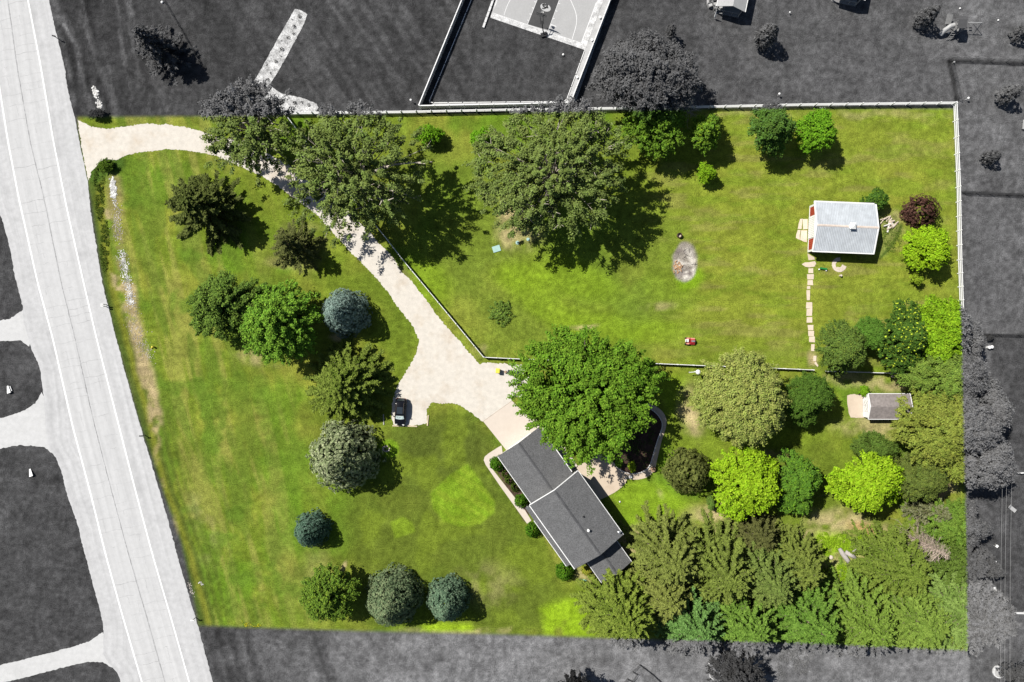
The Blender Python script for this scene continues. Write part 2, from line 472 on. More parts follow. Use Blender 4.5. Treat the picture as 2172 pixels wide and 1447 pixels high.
# neighbouring lots, outside the property: a dull grey turf of several depths
Gv = 0.055 + .030 * (fbm(PX, PY, 160, 41, 4) - .45)
Gv = Gv + (1 - sstep(-100, 200, PX - 560 - PY * .2)) * 0
right = sstep(1990, 2060, PX)
Gv = Gv * (1 - right) + right * (.088 + .05 * (fbm(PX, PY, 60, 42, 4) - .5))
Gv = np.where((PX > 1280) & (PY < 240), Gv + .018 * sstep(1280, 1700, PX), Gv)
dk = pol([(2105, 716), (2300, 716), (2300, 1000), (2165, 1000), (2100, 880), (2098, 800)], 3)
Gv = Gv * (1 - dk) + dk * (.055 + .02 * (fbm(PX / 4, PY, 10, 43, 3) - .5))
dk = pol([(2110, 1008), (2300, 1008), (2300, 1298), (2080, 1298), (2060, 1080)], 6)
Gv = Gv * (1 - dk) + dk * (.058 + .03 * (fbm(PX, PY, 60, 44, 3) - .5))
dk = pol([(2016, 134), (2300, 138), (2300, 412), (2034, 408)], 4)
Gv = Gv * (1 - dk) + dk * (.092 + .05 * (fbm(PX, PY, 50, 45, 3) - .5))
bot = sstep(1318, 1345, PY - (PX - 420) * .02)
Gb = .070 + .085 * sstep(430, 900, PX) + .07 * (fbm(PX, PY, 90, 46, 4) - .5) + .06 * (fbm(PX, PY, 30, 47, 3) - .5)
Gv = Gv * (1 - bot) + bot * np.where(PX < 2058, Gb, .10 + .04 * (fbm(PX, PY, 40, 48, 3) - .5))
for x in (655, 672):
    Gv = Gv * (1 - .35 * bot * (1 - sstep(6, 16, np.abs(PX - x - (PY - 1340) * .32))))
for x in (438, 462, 488, 520):
    Gv = Gv * (1 - .35 * bot * (1 - sstep(4, 13, np.abs(PX - x - (PY - 1340) * .30))))
Gv = Gv * (1 + .35 * (sstep(.42, .6, fbm((PX * .55 + PY * .83) / 14, PX * .83 - PY * .55, 13, 71, 2)) - .5) * ((PY < 250) & (PX > 500) & (PX < 1000)))
west = (1 - sstep(-6, 6, PX - 60 - PY * .155)) * sstep(400, 470, PY)
Gv = Gv * (1 - west) + west * (.058 + .03 * (fbm(PX, PY, 80, 49, 4) - .5) + .018 * (fbm(PX / 5 + PY * .05, PY - PX * .08, 14, 50, 3) - .5))
top = (PY < 245) & (PX < 900)
Gv = np.where(top, Gv * (.95 + .5 * (fbm(PX * .5 + PY * .28, (PY * .5 - PX) * 1.0, 60, 51, 4) - .5)), Gv)
Gv = np.where((PY < 250) & (PX < 500), Gv * (1 + .8 * (sstep(.5, .7, fbm(ra / 8, rb, 12, 52, 3)) - .3) * (1 - sstep(240, 420, PX))), Gv)
for pts, wd, k in (([(186, 0), (195, 60), (210, 160), (225, 235)], 6, .62), ([(172, 40), (180, 130), (186, 230)], 5, .7), ([(130, 60), (150, 110), (160, 235)], 9, .62)):
    Gv = Gv * (1 - (1 - k) * lin(pts, wd, 5))
Gv = Gv + .10 * lin([(136, 52), (152, 78), (156, 88)], 3, 3) + .05 * lin([(166, 135), (170, 155)], 2, 2)
# rank strips under the neighbours' wire fences
for pts, wd in (([(2016, 130), (2100, 133), (2180, 137)], 5), ([(2013, 130), (2022, 170), (2030, 212)], 5), ([(2040, 410), (2100, 412), (2180, 416)], 4), ([(2078, 711), (2180, 714)], 4)):
    Gv = Gv * (1 - .62 * lin(pts, wd, 2, .1))
bed_x = pol([(1600, 1375), (1660, 1372), (1722, 1380), (1738, 1398), (1716, 1430), (1690, 1470), (1600, 1470)], 6, .5)
Gv = Gv * (1 - bed_x * .15) + .09 * bed_x * (sstep(.55, .7, fbm(PX, PY, 16, 55, 3)))
hat = .16 * (fbm(PX / 7, PY, 7, 61, 2) - .5) + .16 * (fbm(PX, PY / 7, 7, 62, 2) - .5) + .36 * (fbm(PX, PY, 24, 63, 5, .75) - .5)
Gv = np.clip(Gv * (1 + hat * 1.3) * np.where(bot > .5, .98, np.where(PX > 1250, 1.1, 1.0)), .012, .3) * (0.62 + .76 * fbm(PX, PY, 7, 56, 2))
inside = sstep(-5, 5, poly_sd(PX, PY, PARCEL))[:, None]
C = C * inside + (Gv * .98)[:, None] * np.array((1, 1, 1.03)) * (1 - inside)
ny, nx = GX.shape
idx = np.arange(nx * ny).reshape(ny, nx)
quads = np.stack([idx[:-1, :-1], idx[:-1, 1:], idx[1:, 1:], idx[1:, :-1]], -1).reshape(-1, 4)
gv = np.stack([GX.ravel(), GY.ravel(), np.zeros(GX.size)], 1)
ground = link_mesh('ground', np_mesh('ground', gv, quads, C, GRASS))
tag(ground, kind='structure')

# ------------------------------------------------------------ paved and gravel surfaces
def outline(pts, step=0.3, amp=0.0, seed=0, h=0.0, closed=True):
    """photo-measured outline to metres, with a ragged natural edge"""
    r = random.Random(seed)
    p = [W(x, y, h) for x, y in pts]
    out = []
    n = len(p)
    for i in range(n if closed else n - 1):
        a, b = p[i], p[(i + 1) % n]
        L = (b - a).length
        k = max(1, int(L / step)) if amp > 0 else 1
        nrm = Vector((-(b - a).y, (b - a).x, 0)).normalized() if L > 0 else Vector()
        for j in range(k):
            q = a.lerp(b, j / k)
            if amp > 0:
                q = q + nrm * (r.gauss(0, amp * .6) + amp * .9 * (float(vnoise(np.array([q.x]), np.array([q.y]), 1.4, seed)[0]) - .5) * 2)
            out.append((q.x, q.y))
    return out

def curve_px(pts, n=8):
    """Catmull-Rom through photo points"""
    out = []
    P = [pts[0]] + list(pts) + [pts[-1]]
    for i in range(1, len(P) - 2):
        p0, p1, p2, p3 = P[i - 1:i + 3]
        for k in range(n):
            t = k / n
            out.append(tuple(.5 * ((2 * p1[c]) + (-p0[c] + p2[c]) * t + (2 * p0[c] - 5 * p1[c] + 4 * p2[c] - p3[c]) * t * t + (-p0[c] + 3 * p1[c] - 3 * p2[c] + p3[c]) * t ** 3) for c in (0, 1)))
    out.append(pts[-1])
    return out

def strip(name, ptsL, ptsR, z, mat, parent=None, cols=6, amp=(0, 0), seed=0, kind='structure', n=10):
    """a ribbon between two photo lines that share their y values, UV = metres across and along"""
    ys = np.linspace(ptsL[0][1], ptsL[-1][1], int(abs(ptsL[-1][1] - ptsL[0][1]) / 4) + 2)
    def xs(p): return np.interp(ys, [q[1] for q in p], [q[0] for q in p])
    def sm(a):
        k = np.ones(9) / 9; return np.convolve(np.pad(a, 4, mode='reflect', reflect_type='odd'), k, 'valid')
    xl, xr = sm(xs(ptsL)), sm(xs(ptsR))
    r = np.random.default_rng(seed)
    xl = xl + amp[0] * PXM * (r.normal(0, .6, xl.size) + 1.6 * (vnoise(ys, ys * 0, 16, seed) - .5)); xr = xr + amp[1] * PXM * (r.normal(0, .6, xl.size) + 1.6 * (vnoise(ys, ys * 0 + 9, 16, seed) - .5))
    V = []; UV = []
    for i, y in enumerate(ys):
        for c in range(cols + 1):
            p = W(xl[i] + (xr[i] - xl[i]) * c / cols, y)
            V.append((p.x, p.y, z)); UV.append(((xr[i] - xl[i]) / PXM * c / cols, y / PXM))
    F = []
    for i in range(len(ys) - 1):
        for c in range(cols):
            a = i * (cols + 1) + c
            F.append((a, a + cols + 1, a + cols + 2, a + 1))
    me = bpy.data.meshes.new(name); me.from_pydata(V, [], F); me.materials.append(mat)
    uv = me.uv_layers.new(name='UVMap')
    for l in me.loops: uv.data[l.index].uv = UV[l.vertex_index]
    me.update()
    o = link_mesh(name, me, parent)
    if parent is None: tag(o, kind=kind)
    return o

def patch(name, pts, z, mat, amp=0.0, seed=1, thick=0.0, parent=None, kind='structure', step=0.3, swap=False):
    o = outline(pts, step, amp, seed)
    mb = MB()
    if thick > 0: mb.prism(o, 0.0, z)
    else: mb.sheet(o, z)
    ob = mb.build(name, mat, parent)
    uv = ob.data.uv_layers.new(name='UVMap')
    for l in ob.data.loops:
        c = ob.data.vertices[l.vertex_index].co; uv.data[l.index].uv = (c.y, c.x) if swap else (c.x, c.y)
    if parent is None and kind: tag(ob, kind=kind)
    return ob

ROAD = pave_mat('pale_worn_concrete', (.475, .475, .478), (.41, .41, .415), .04, .09, 6.0, .5)
SHOULDER = pave_mat('crushed_limestone_grey', (.455, .455, .46), (.37, .37, .375), .08, .10, 9.0, .8)
WHITEPAINT = M('road_paint_white', (.80, .80, .80), .7, .05, 6)
SEAM = M('road_seam_tar', (.30, .30, .305), .9, .25, 3)
CRACK = M('road_crack', (.33, .33, .335), .9, .3, 4)
GRAVEL = pave_mat('crushed_limestone_cream', (.575, .535, .475), (.455, .375, .285), .08, .02, 9.0, .7, dots=.16)
GRAVEL_G = pave_mat('crushed_limestone_white', (.50, .50, .50), (.42, .42, .42), .06, .02, 7.0, .6)
CONC = pave_mat('concrete_cream', (.57, .50, .43), (.50, .43, .36), .03, .0, 12.0, .4)
CONC2 = pave_mat('concrete_tan', (.55, .455, .355), (.43, .34, .25), .04, .0, 9.0, .7)

road_R = [(40, -90), (60, 0), (87, 140), (114, 300), (143, 445), (178, 600), (207, 724), (252, 900), (287, 1037), (325, 1180), (367, 1323), (402, 1447), (424, 1530)]
road_C = [(-4, -90), (17, 0), (37, 145), (64, 300), (95, 428), (130, 600), (158, 712), (200, 900), (238, 1046), (274, 1180), (306, 1290), (350, 1447), (373, 1530)]
road_L = [(-48, -90), (-28, 0), (-10, 130), (17, 300), (39, 416), (80, 600), (112, 718), (153, 900), (193, 1050), (225, 1180), (259, 1303), (301, 1447), (324, 1530)]
edge_R = [(86, -90), (104, 0), (120, 73), (135, 135), (145, 197), (158, 249), (168, 300), (186, 383), (193, 455), (204, 518), (217, 600), (243, 704), (267, 797), (297, 900), (321, 984), (357, 1104), (371, 1160), (394, 1240), (419, 1325), (435, 1385), (449, 1437), (474, 1530)]
edge_L = [(-120, -90), (-100, 0), (-50, 250), (-8, 430), (0, 452), (21, 524), (34, 600), (47, 641), (52, 690), (66, 740), (84, 775), (92, 830), (96, 880), (98, 940), (115, 965), (126, 985), (145, 1060), (165, 1110), (172, 1147), (187, 1199), (207, 1276), (219, 1323), (220, 1400), (240, 1412), (251, 1429), (257, 1447), (280, 1530)]
road = strip('road', road_L, road_R, 0.016, ROAD, cols=10)
tag(road, kind='structure')
strip('road_shoulder', road_R, edge_R, 0.008, SHOULDER, cols=6, amp=(0, .07), seed=3)
strip('road_shoulder', edge_L, road_L, 0.012, SHOULDER, cols=6, amp=(.07, 0), seed=4)
def offset(pts, d): return [(x + d, y) for x, y in pts]
strip('edge_line', offset(road_R, -2.0), offset(road_R, 1.0), 0.021, WHITEPAINT, road, 1, n=1)
strip('edge_line', offset(road_L, -1.5), offset(road_L, 1.6), 0.021, WHITEPAINT, road, 1)
strip('centre_seam', offset(road_C, -.9), offset(road_C, .9), 0.021, SEAM, road, 1, amp=(.03, .03))
mb = MB()
rr = random.Random(5)
def xat(p, y): return float(np.interp(y, [q[1] for q in p], [q[0] for q in p]))
for side in (0, 1):
    y = -40
    while y < 1470:
        y += rr.uniform(13, 46)
        a, b = (road_L, road_C) if side == 0 else (road_C, road_R)
        full = rr.random() < .55
        t0, t1 = (0.03, 0.97) if full else sorted((rr.uniform(0, .4), rr.uniform(.5, 1)))
        pts = []
        ph = rr.uniform(0, 6)
        for k in range(9):
            t = t0 + (t1 - t0) * k / 8
            yy = y - 9 * t + .9 * math.sin(ph + k * .8) + rr.uniform(-.7, .7)
            pts.append((xat(a, yy) + (xat(b, yy) - xat(a, yy)) * t, yy))
        w = rr.uniform(.13, .30) * (1.6 if full and rr.random() < .3 else 1)
        for (x1, y1), (x2, y2) in zip(pts[:-1], pts[1:]):
            p = [W(x1, y1 - w), W(x2, y2 - w), W(x2, y2 + w), W(x1, y1 + w)]
            mb.add([(q.x, q.y, 0.020) for q in p], [(3, 2, 1, 0)])
        if rr.random() < .5:
            x0, y0 = pts[rr.randrange(2, 7)]
            q = [(x0 + i * 1.2 + rr.uniform(-.8, .8), y0 + i * 5) for i in range(rr.randrange(3, 8))]
            for (x1, y1), (x2, y2) in zip(q[:-1], q[1:]):
                p = [W(x1 - .2, y1), W(x2 - .2, y2), W(x2 + .2, y2), W(x1 + .2, y1)]
                mb.add([(s.x, s.y, 0.0195) for s in p], [(0, 3, 2, 1)])
tag(mb.build('pavement_cracks', CRACK, road), kind='stuff')

# neighbours' lanes on the west side
patch('gravel_lane', [(-400, 668), (0, 681), (22, 676), (52, 655), (70, 690), (62, 735), (44, 722), (0, 724), (-400, 730)], 0.006, GRAVEL_G, .07, 21, swap=True)
patch('gravel_lane', [(-400, 890), (0, 888), (50, 872), (75, 856), (88, 832), (100, 850), (116, 966), (95, 949), (40, 944), (0, 952), (-400, 960)], 0.006, GRAVEL_G, .08, 22, swap=True)
patch('gravel_lane', [(-400, 1480), (0, 1411), (124, 1381), (191, 1360), (217, 1341), (232, 1360), (246, 1420), (218, 1404), (187, 1404), (124, 1418), (52, 1437), (14, 1447), (-300, 1520)], 0.006, GRAVEL_G, .07, 23, swap=True)

drive_px = [(164, 252), (178, 262), (199, 271), (230, 274), (265, 269), (301, 263), (353, 264), (404, 272), (437, 283), (500, 300), (560, 322), (620, 353), (670, 388), (715, 425), (760, 468), (800, 512), (836, 548),
            (849, 573), (876, 600), (899, 629), (924, 666), (953, 699), (980, 730), (1007, 762), (1018, 772), (1029, 769), (1050, 771), (1112, 774), (1122, 800), (1112, 842), (1087, 844), (1086, 851), (1025, 894.5),
            (998, 875), (977, 861), (956, 855), (930, 857), (915, 853), (905, 868), (906, 897), (885, 902), (834, 902), (829, 880), (834, 838), (845, 817), (870, 774), (885, 747), (888, 722), (878, 695), (855, 666), (824, 623), (787, 577),
            (759, 550), (732, 522), (707, 495), (670, 455), (640, 432), (612, 412), (580, 388), (545, 368), (508, 352), (456, 330), (394, 319), (353, 316), (311, 321), (274, 327), (247, 341), (228, 338), (210, 347), (196, 362), (188, 384), (180, 350)]
patch('gravel_driveway', drive_px, 0.012, GRAVEL, .10, 31, step=.2)
patch('concrete_apron', [(1025, 894), (1086, 850.5), (1146, 908), (1090, 975)], 0.045, CONC, thick=1)
JOINT = M('concrete_joint', (.38, .31, .25), .9)
mbj = MB()
p0, p1 = W(1024, 894.5), W(1086.5, 850)
d = (p1 - p0).normalized()
mbj.box((*((p0 + p1) / 2).xy, 0.03), ((p1 - p0).length, .07, .04), math.atan2(d.y, d.x))
tag(mbj.build('expansion_joint', JOINT), kind='structure')
patch('side_walk', [(1120, 896), (1140, 885), (1166, 900), (1226, 990), (1206, 1003), (1160, 935)], 0.040, CONC, thick=1)
patch('front_walk', [(1064, 945), (1057, 948.5), (1036, 962), (1028, 969), (1026, 976), (1030, 986), (1060, 1030), (1118, 1111), (1127, 1104), (1114, 1083), (1075, 1034), (1042, 992), (1039, 984), (1041, 977), (1066, 961)], 0.040, CONC, thick=1)
patch('patio', curve_px([(1206, 1003), (1224, 989)], 2) + [(1253, 974), (1272, 962), (1296, 958), (1300, 975), (1309, 995), (1331, 1013), (1327, 1025), (1317, 1035), (1303, 1045), (1288, 1053), (1260, 1066), (1222, 1030)], 0.040, CONC2, thick=1)

# curved path of slabs round the mulch bed
inner = curve_px([(1296, 958), (1300, 980), (1311, 993), (1328, 1002.5), (1348, 1004.5), (1369, 997), (1379.5, 983), (1388, 954), (1396, 929), (1404, 906), (1402, 891), (1390, 875), (1371, 863), (1352, 858)], 4)
outer = curve_px([(1309, 995), (1317, 1006), (1330, 1015.5), (1340, 1017), (1352, 1017.5), (1373, 1012), (1388, 997), (1394, 974), (1404, 933), (1413, 904), (1411, 882), (1395, 864), (1372, 855), (1352, 850)], 4)
m_in = [W(*p) for p in inner]; m_out = [W(*p) for p in outer]
path = thing('garden_path', 'curved concrete garden path sweeping round the dark mulch bed', 'path', (*m_in[20].xy, 0))
for i in range(0, 52, 4):
    j = min(i + 4, 52)
    ring = m_in[i:j + 1] + m_out[i:j + 1][::-1]
    c = sum(ring, Vector()) / len(ring)
    ring = [c + (p - c) * .985 for p in ring]
    MB((*m_in[20].xy, 0)).prism([(p.x, p.y) for p in ring], 0.0, .05).build('slab', CONC2, path)
MULCH = M('dark_mulch', (.055, .032, .024), .95, .35, 5, .6)
bed_pts = [(1296, 958), (1290, 900), (1310, 868), (1352, 858)]
mulch = patch('mulch_bed', list(inner) + [(1330, 868), (1305, 890), (1296, 925)], 0.07, MULCH, thick=1)
EDGE = M('white_edging', (.74, .71, .68), .7, .08, 5)
ed = MB((*m_in[20].xy, 0))
for a, b in zip(m_in[4:49], m_in[5:50]):
    c = (a + b) / 2; dd = b - a
    ed.box((c.x, c.y, .10), (dd.length + .03, .13, .20), math.atan2(dd.y, dd.x))
tag(ed.build('bed_edging', EDGE), 'white curved edging strip along the rim of the dark mulch bed', 'edging')

BED_G = M('round_river_gravel', (.42, .42, .42), .9, .45, 5.5, .7)
gb = patch('gravel_bed', [(626, 19), (640, 23), (652, 31), (640, 62), (607, 122), (590, 152), (576, 174), (574, 182), (590, 194), (599, 199), (620, 203), (639, 207), (672, 220), (676, 229), (670, 237), (640, 238), (597, 235), (545, 225), (533, 200), (533, 183), (550, 154), (578, 104), (604, 56)], 0.05, BED_G, .05, 61, thick=1)
STONE = M('white_limestone_rubble', (.60, .59, .57), .9, .40, 5)
STONE2 = M('limestone_rubble_muddy', (.42, .38, .33), .9, .35, 4)
def rubble(name, line, width_px, n, smin, smax, mat, seed):
    r = random.Random(seed); mb = MB()
    for i in range(n):
        t = r.random() * (len(line) - 1); k = int(t); f = t - k
        x = line[k][0] * (1 - f) + line[k + 1][0] * f + r.gauss(0, width_px * .45)
        y = line[k][1] * (1 - f) + line[k + 1][1] * f + r.gauss(0, width_px * .4)
        p = W(x, y); s = r.uniform(smin, smax)
        m = 6
        ring = [(p.x + s * r.uniform(.6, 1) * math.cos(2 * math.pi * j / m), p.y + s * r.uniform(.6, 1) * math.sin(2 * math.pi * j / m)) for j in range(m)]
        h = s * r.uniform(.25, .5)
        b = [(q[0], q[1], -.01) for q in ring]; tpp = [(p.x + (q[0] - p.x) * .6, p.y + (q[1] - p.y) * .6, h + r.uniform(-.03, .03)) for q in ring]
        mb.loft([b, tpp])
    return tag(mb.build(name, mat), kind='stuff')
rubble('ditch_stones', [(239, 382), (240, 400), (242, 418)], 6, 420, .12, .26, STONE, 1)
rubble('ditch_stones', [(243, 425), (245, 440)], 4, 30, .08, .18, STONE, 2)
rubble('ditch_stones', [(247, 440), (252, 510)], 13, 260, .05, .15, STONE2, 3)
rubble('ditch_stones', [(258, 535), (263, 560), (269, 590), (275, 625), (279, 645)], 10, 800, .05, .15, STONE, 4)
rubble('ditch_stones', [(279, 645), (284, 690), (294, 715), (306, 740), (318, 760)], 17, 420, .05, .13, STONE2, 5)
rubble('ditch_stones', [(197, 184), (203, 196), (206, 203)], 6, 80, .14, .30, STONE, 6)
rubble('ditch_stones', [(208, 217), (213, 226)], 5, 55, .14, .30, STONE, 7)
rubble('ditch_stones', [(402, 1236), (410, 1265)], 5, 30, .08, .16, STONE2, 8)
rubble('ditch_stones', [(425, 1236), (430, 1240)], 4, 10, .10, .2, STONE, 9)
# ------------------------------------------------------------ house
SHING = M('charcoal_shingles', (.116, .117, .120), .9, .36, 6.0, .5, var2=.10)
SHING2 = M('charcoal_ridge_shingles', (.075, .076, .08), .9, .2, 5, .4)
TRIM = M('white_trim', (.80, .80, .79), .5, .04, 3)
SIDING = M('pale_siding', (.62, .60, .56), .7, .06, 3)
SIDE_LINE = M('siding_shadow_line', (.44, .42, .39), .8, .1, 3)
GLASS = M('window_glass', (.03, .04, .05), .08, .1, 1, spec=.6)
DOORM = M('door_paint', (.30, .07, .05), .5, .08, 3)
METALG = M('galvanised_metal', (.50, .51, .52), .35, .08, 4, metal=.7)
WHITE = M('white_vinyl', (.80, .80, .80), .45, .04, 3)
BLACKM = M('black_metal', (.02, .02, .022), .5, .15, 4)

H_E, H_R = 4.8, 6.5
ha = -math.radians(54.6)
hu = Vector((math.cos(ha), math.sin(ha), 0)); hv = Vector((-math.sin(ha), math.cos(ha), 0))
hA = W(1123.4, 1072, H_E); hA.z = 0
def to_uv(px, py, h):
    d = W(px, py, h) - hA; return d.x * hu.x + d.y * hu.y, d.x * hv.x + d.y * hv.y
house = thing('house', 'long grey roofed house standing diagonally between the driveway and the spruces', 'house', hA, ha)
HUx, HV = 12.95, 9.85

def gable(name, u0, u1, v0, v1, he, hr, parent, mat, th=.16, rec=None):
    """two roof slopes with real thickness, ridge along u"""
    vm = (v0 + v1) / 2
    mb = MB()
    for a, b in ((v0, vm), (vm, v1)):
        za, zb = (he, hr) if a == v0 else (hr, he)
        top = [(u0, a, za), (u1, a, za), (u1, b, zb), (u0, b, zb)]
        mb.add(top + [(x, y, z - th) for x, y, z in top], [(0, 1, 2, 3), (7, 6, 5, 4), (0, 4, 5, 1), (1, 5, 6, 2), (2, 6, 7, 3), (3, 7, 4, 0)])
    return mb.build(name, mat, parent)
def walls(name, u0, u1, v0, v1, he, hr, parent, mat):
    vm = (v0 + v1) / 2
    prof = [(v0, 0), (v1, 0), (v1, he), (vm, hr), (v0, he)]
    mb = MB(); mb.loft([[(u0, y, z) for y, z in prof], [(u1, y, z) for y, z in prof]])
    w = mb.build(name, mat, parent)
    return w
def laps(wall, u0, u1, v0, v1, he):
    mb = MB(); z = .35
    while z < he - .2:
        for v in (v0 - .012, v1 + .012): mb.box(((u0 + u1) / 2, v, z), (u1 - u0, .02, .035))
        for u in (u0 - .012, u1 + .012): mb.box((u, (v0 + v1) / 2, z), (.02, v1 - v0, .035))
        z += .2
    tag(mb.build('siding_laps', SIDE_LINE, wall), kind='stuff')
def window(parent, c, w, h, axis, name='window'):
    """framed window proud of a wall; axis 'u' = wall faces along u"""
    s = (.10, w, h) if axis == 'u' else (w, .10, h)
    f = MB(); t = .09
    for dz in (-h / 2, h / 2):
        f.box((c[0], c[1], c[2] + dz), (.10, w + t, t) if axis == 'u' else (w + t, .10, t))
    for dw in (-w / 2, 0, w / 2):
        f.box((c[0] + (0 if axis == 'u' else dw), c[1] + (dw if axis == 'u' else 0), c[2]), (.10, t * .8, h - t) if axis == 'u' else (t * .8, .10, h - t))
    o = f.build(name, TRIM, parent)
    MB().box(c, (.03, w - .02, h - .02) if axis == 'u' else (w - .02, .03, h - .02)).build('pane', GLASS, o)
    return o

ov = .38
w1 = walls('wall', ov, HUx - ov, ov + .25, HV - ov - .25, H_E - .22, H_R - .25, house, SIDING); laps(w1, ov, HUx - ov, ov + .25, HV - ov - .25, H_E - .3)
roof = gable('roof', 0, HUx, 0, HV, H_E, H_R, house, SHING)
# garage wing
gu1 = .35; gu0 = gu1 - 9.75
gv0 = to_uv(1126.5, 1067.7, 2.7)[1] ; gv1 = gv0 + 8.65
G_E, G_R = 2.7, 4.15
w2 = walls('wall', gu0 + .3, gu1 + .1, gv0 + .45, gv1 - .45, G_E - .2, G_R - .25, house, SIDING); laps(w2, gu0 + .3, gu1, gv0 + .45, gv1 - .45, G_E - .2)
roof2 = gable('roof', gu0, gu1 + .02, gv0, gv1, G_E, G_R, house, SHING)
# pent roof along the front
pu0, pv0 = to_uv(1114, 1078, 2.5); pu1, _ = to_uv(1201, 1203, 2.5)
pv1 = ov + .25
pent = MB(); top = [(pu0, pv0, 2.45), (pu1, pv0, 2.45), (pu1, pv1, 3.15), (pu0, pv1, 3.15)]
pent.add(top + [(x, y, z - .14) for x, y, z in top], [(0, 1, 2, 3), (7, 6, 5, 4), (0, 4, 5, 1), (1, 5, 6, 2), (2, 6, 7, 3), (3, 7, 4, 0)])
proof = pent.build('porch_roof', SHING, house)
for k in range(5):
    u = pu0 + .3 + (pu1 - pu0 - .6) * k / 4
    MB().box((u, pv0 + .25, 1.16), (.14, .14, 2.32)).build('porch_post', TRIM, house)
# rear addition
a1 = to_uv(1276, 1236.5, 2.6); a2 = to_uv(1339, 1191, 2.6); a3 = to_uv(1245.8, 1193, 2.6)
AU1 = (a1[0] + a2[0]) / 2; AV0 = (a1[1] + a3[1]) / 2; AV1 = a2[1]
w3 = walls('wall', HUx - ov, AU1 - .3, AV0 + .35, AV1 - .35, 2.4, 3.5, house, SIDING); laps(w3, HUx - ov, AU1 - .3, AV0 + .35, AV1 - .35, 2.3)
roof3 = gable('roof', HUx - ov + .02, AU1, AV0, AV1, 2.6, 3.7, house, SHING)
for rf, u0, u1, v0, v1, he, hr in ((roof, 0, HUx, 0, HV, H_E, H_R), (roof2, gu0, gu1, gv0, gv1, G_E, G_R), (roof3, HUx - ov, AU1, AV0, AV1, 2.6, 3.7)):
    vm = (v0 + v1) / 2; sl = (hr - he) / (vm - v0)
    cap = MB()
    s = .20
    lo = hr + .03 - sl * s
    cap.loft([[(u0 + .03, vm - s, lo), (u0 + .03, vm, hr + .035), (u0 + .03, vm + s, lo), (u0 + .03, vm, hr - .02)], [(u1 - .03, vm - s, lo), (u1 - .03, vm, hr + .035), (u1 - .03, vm + s, lo), (u1 - .03, vm, hr - .02)]])
    cap.build('ridge_cap', SHING2, rf)
    # shingle courses: each course butt stands proud of the next
    cr = MB(); nc = int(math.hypot(vm - v0, hr - he) / .19)
    for sgn in (0, 1):
        for k in range(1, nc):
            t = k / nc
            v = v0 + (vm - v0) * t if sgn == 0 else v1 - (vm - v0) * t
            z = he + (hr - he) * t
            w = .03
            vo = -w if sgn == 0 else w
            cr.add([(u0 + .02, v, z + .014), (u1 - .02, v, z + .014), (u1 - .02, v + vo, z + .012 - sl * w * .6), (u0 + .02, v + vo, z + .012 - sl * w * .6), (u0 + .02, v - vo * 5, z + .002 + sl * w * 5), (u1 - .02, v - vo * 5, z + .002 + sl * w * 5)],
                   [(0, 1, 2, 3)[::1 if sgn else -1], (4, 5, 1, 0)[::1 if sgn else -1]])
    tag(cr.build('shingle_courses', SHING, rf), kind='stuff')
def gutter(rf, u0, u1, v, z, out, name='gutter', wd=.13):
    MB().box(((u0 + u1) / 2, v + out * wd / 2, z - .04), (u1 - u0, wd, .11)).build(name, TRIM, rf)
gutter(roof, 0, HUx, 0, H_E, -1); gutter(roof, 0, HUx, HV, H_E, 1, wd=.09)
gutter(roof2, gu0, gu1 - .02, gv0, G_E, -1, wd=.09); gutter(roof2, gu0, gu1 - .4, gv1, G_E, 1)
gutter(proof, pu0 + 2.6, pu1 - .1, pv0, 2.45, -1, wd=.09)
gutter(roof3, HUx - ov + .3, AU1, AV0, 2.6, -1, wd=.08); gutter(roof3, HUx - ov + .3, AU1, AV1, 2.6, 1, wd=.08)
# white rake board where the two roofs meet
vm = HV / 2
rk = MB()
for a, b, za, zb in ((0, vm, H_E, H_R), (vm, HV, H_R, H_E)):
    rk.add([(-.12, a, za + .015), (.0, a, za + .015), (.0, b, zb + .015), (-.12, b, zb + .015), (-.12, a, za - .2), (.0, a, za - .2), (.0, b, zb - .2), (-.12, b, zb - .2)],
           [(0, 1, 2, 3), (7, 6, 5, 4), (0, 4, 5, 1), (2, 6, 7, 3), (3, 7, 4, 0), (1, 5, 6, 2)])
rk.build('rake_board', TRIM, roof)
rk = MB()
for a, b, za, zb in ((0, vm, H_E, H_R), (vm, HV, H_R, H_E)):
    rk.add([(HUx + .0, a, za - .01), (HUx + .03, a, za - .01), (HUx + .03, b, zb - .01), (HUx + .0, b, zb - .01), (HUx + .0, a, za - .2), (HUx + .03, a, za - .2), (HUx + .03, b, zb - .2), (HUx + .0, b, zb - .2)],
           [(0, 1, 2, 3), (7, 6, 5, 4), (0, 4, 5, 1), (2, 6, 7, 3), (3, 7, 4, 0), (1, 5, 6, 2)])
rk.build('rake_board', SHING2, roof)
def on_main(px, py, z_guess=5.6):
    u, v = to_uv(px, py, z_guess); z = H_E + (H_R - H_E) * (1 - abs(v - HV / 2) / (HV / 2))
    u, v = to_uv(px, py, z); return u, v, z
u, v, z = on_main(1247.5, 1124)
vp = MB(); vp.cyl((u, v, z - .1), .16, .62, 12); vp.ball((u, v, z + .52), .24, .55, 12, 5, True); vp.build('vent_pipe', TRIM, roof)
u, v, z = on_main(1238, 1096)
MB().box((u, v, z + .08), (.28, .22, .2)).build('roof_vent', BLACKM, roof)
u, v, z = on_main(1311, 1128)
sd = MB(); sd.tube([(u, v, z - .1), (u, v, z + .45)], .03, 6); sd.ball((u + .05, v + .1, z + .5), .26, .35, 10, 4, True); sd.build('satellite_dish', METALG, roof)
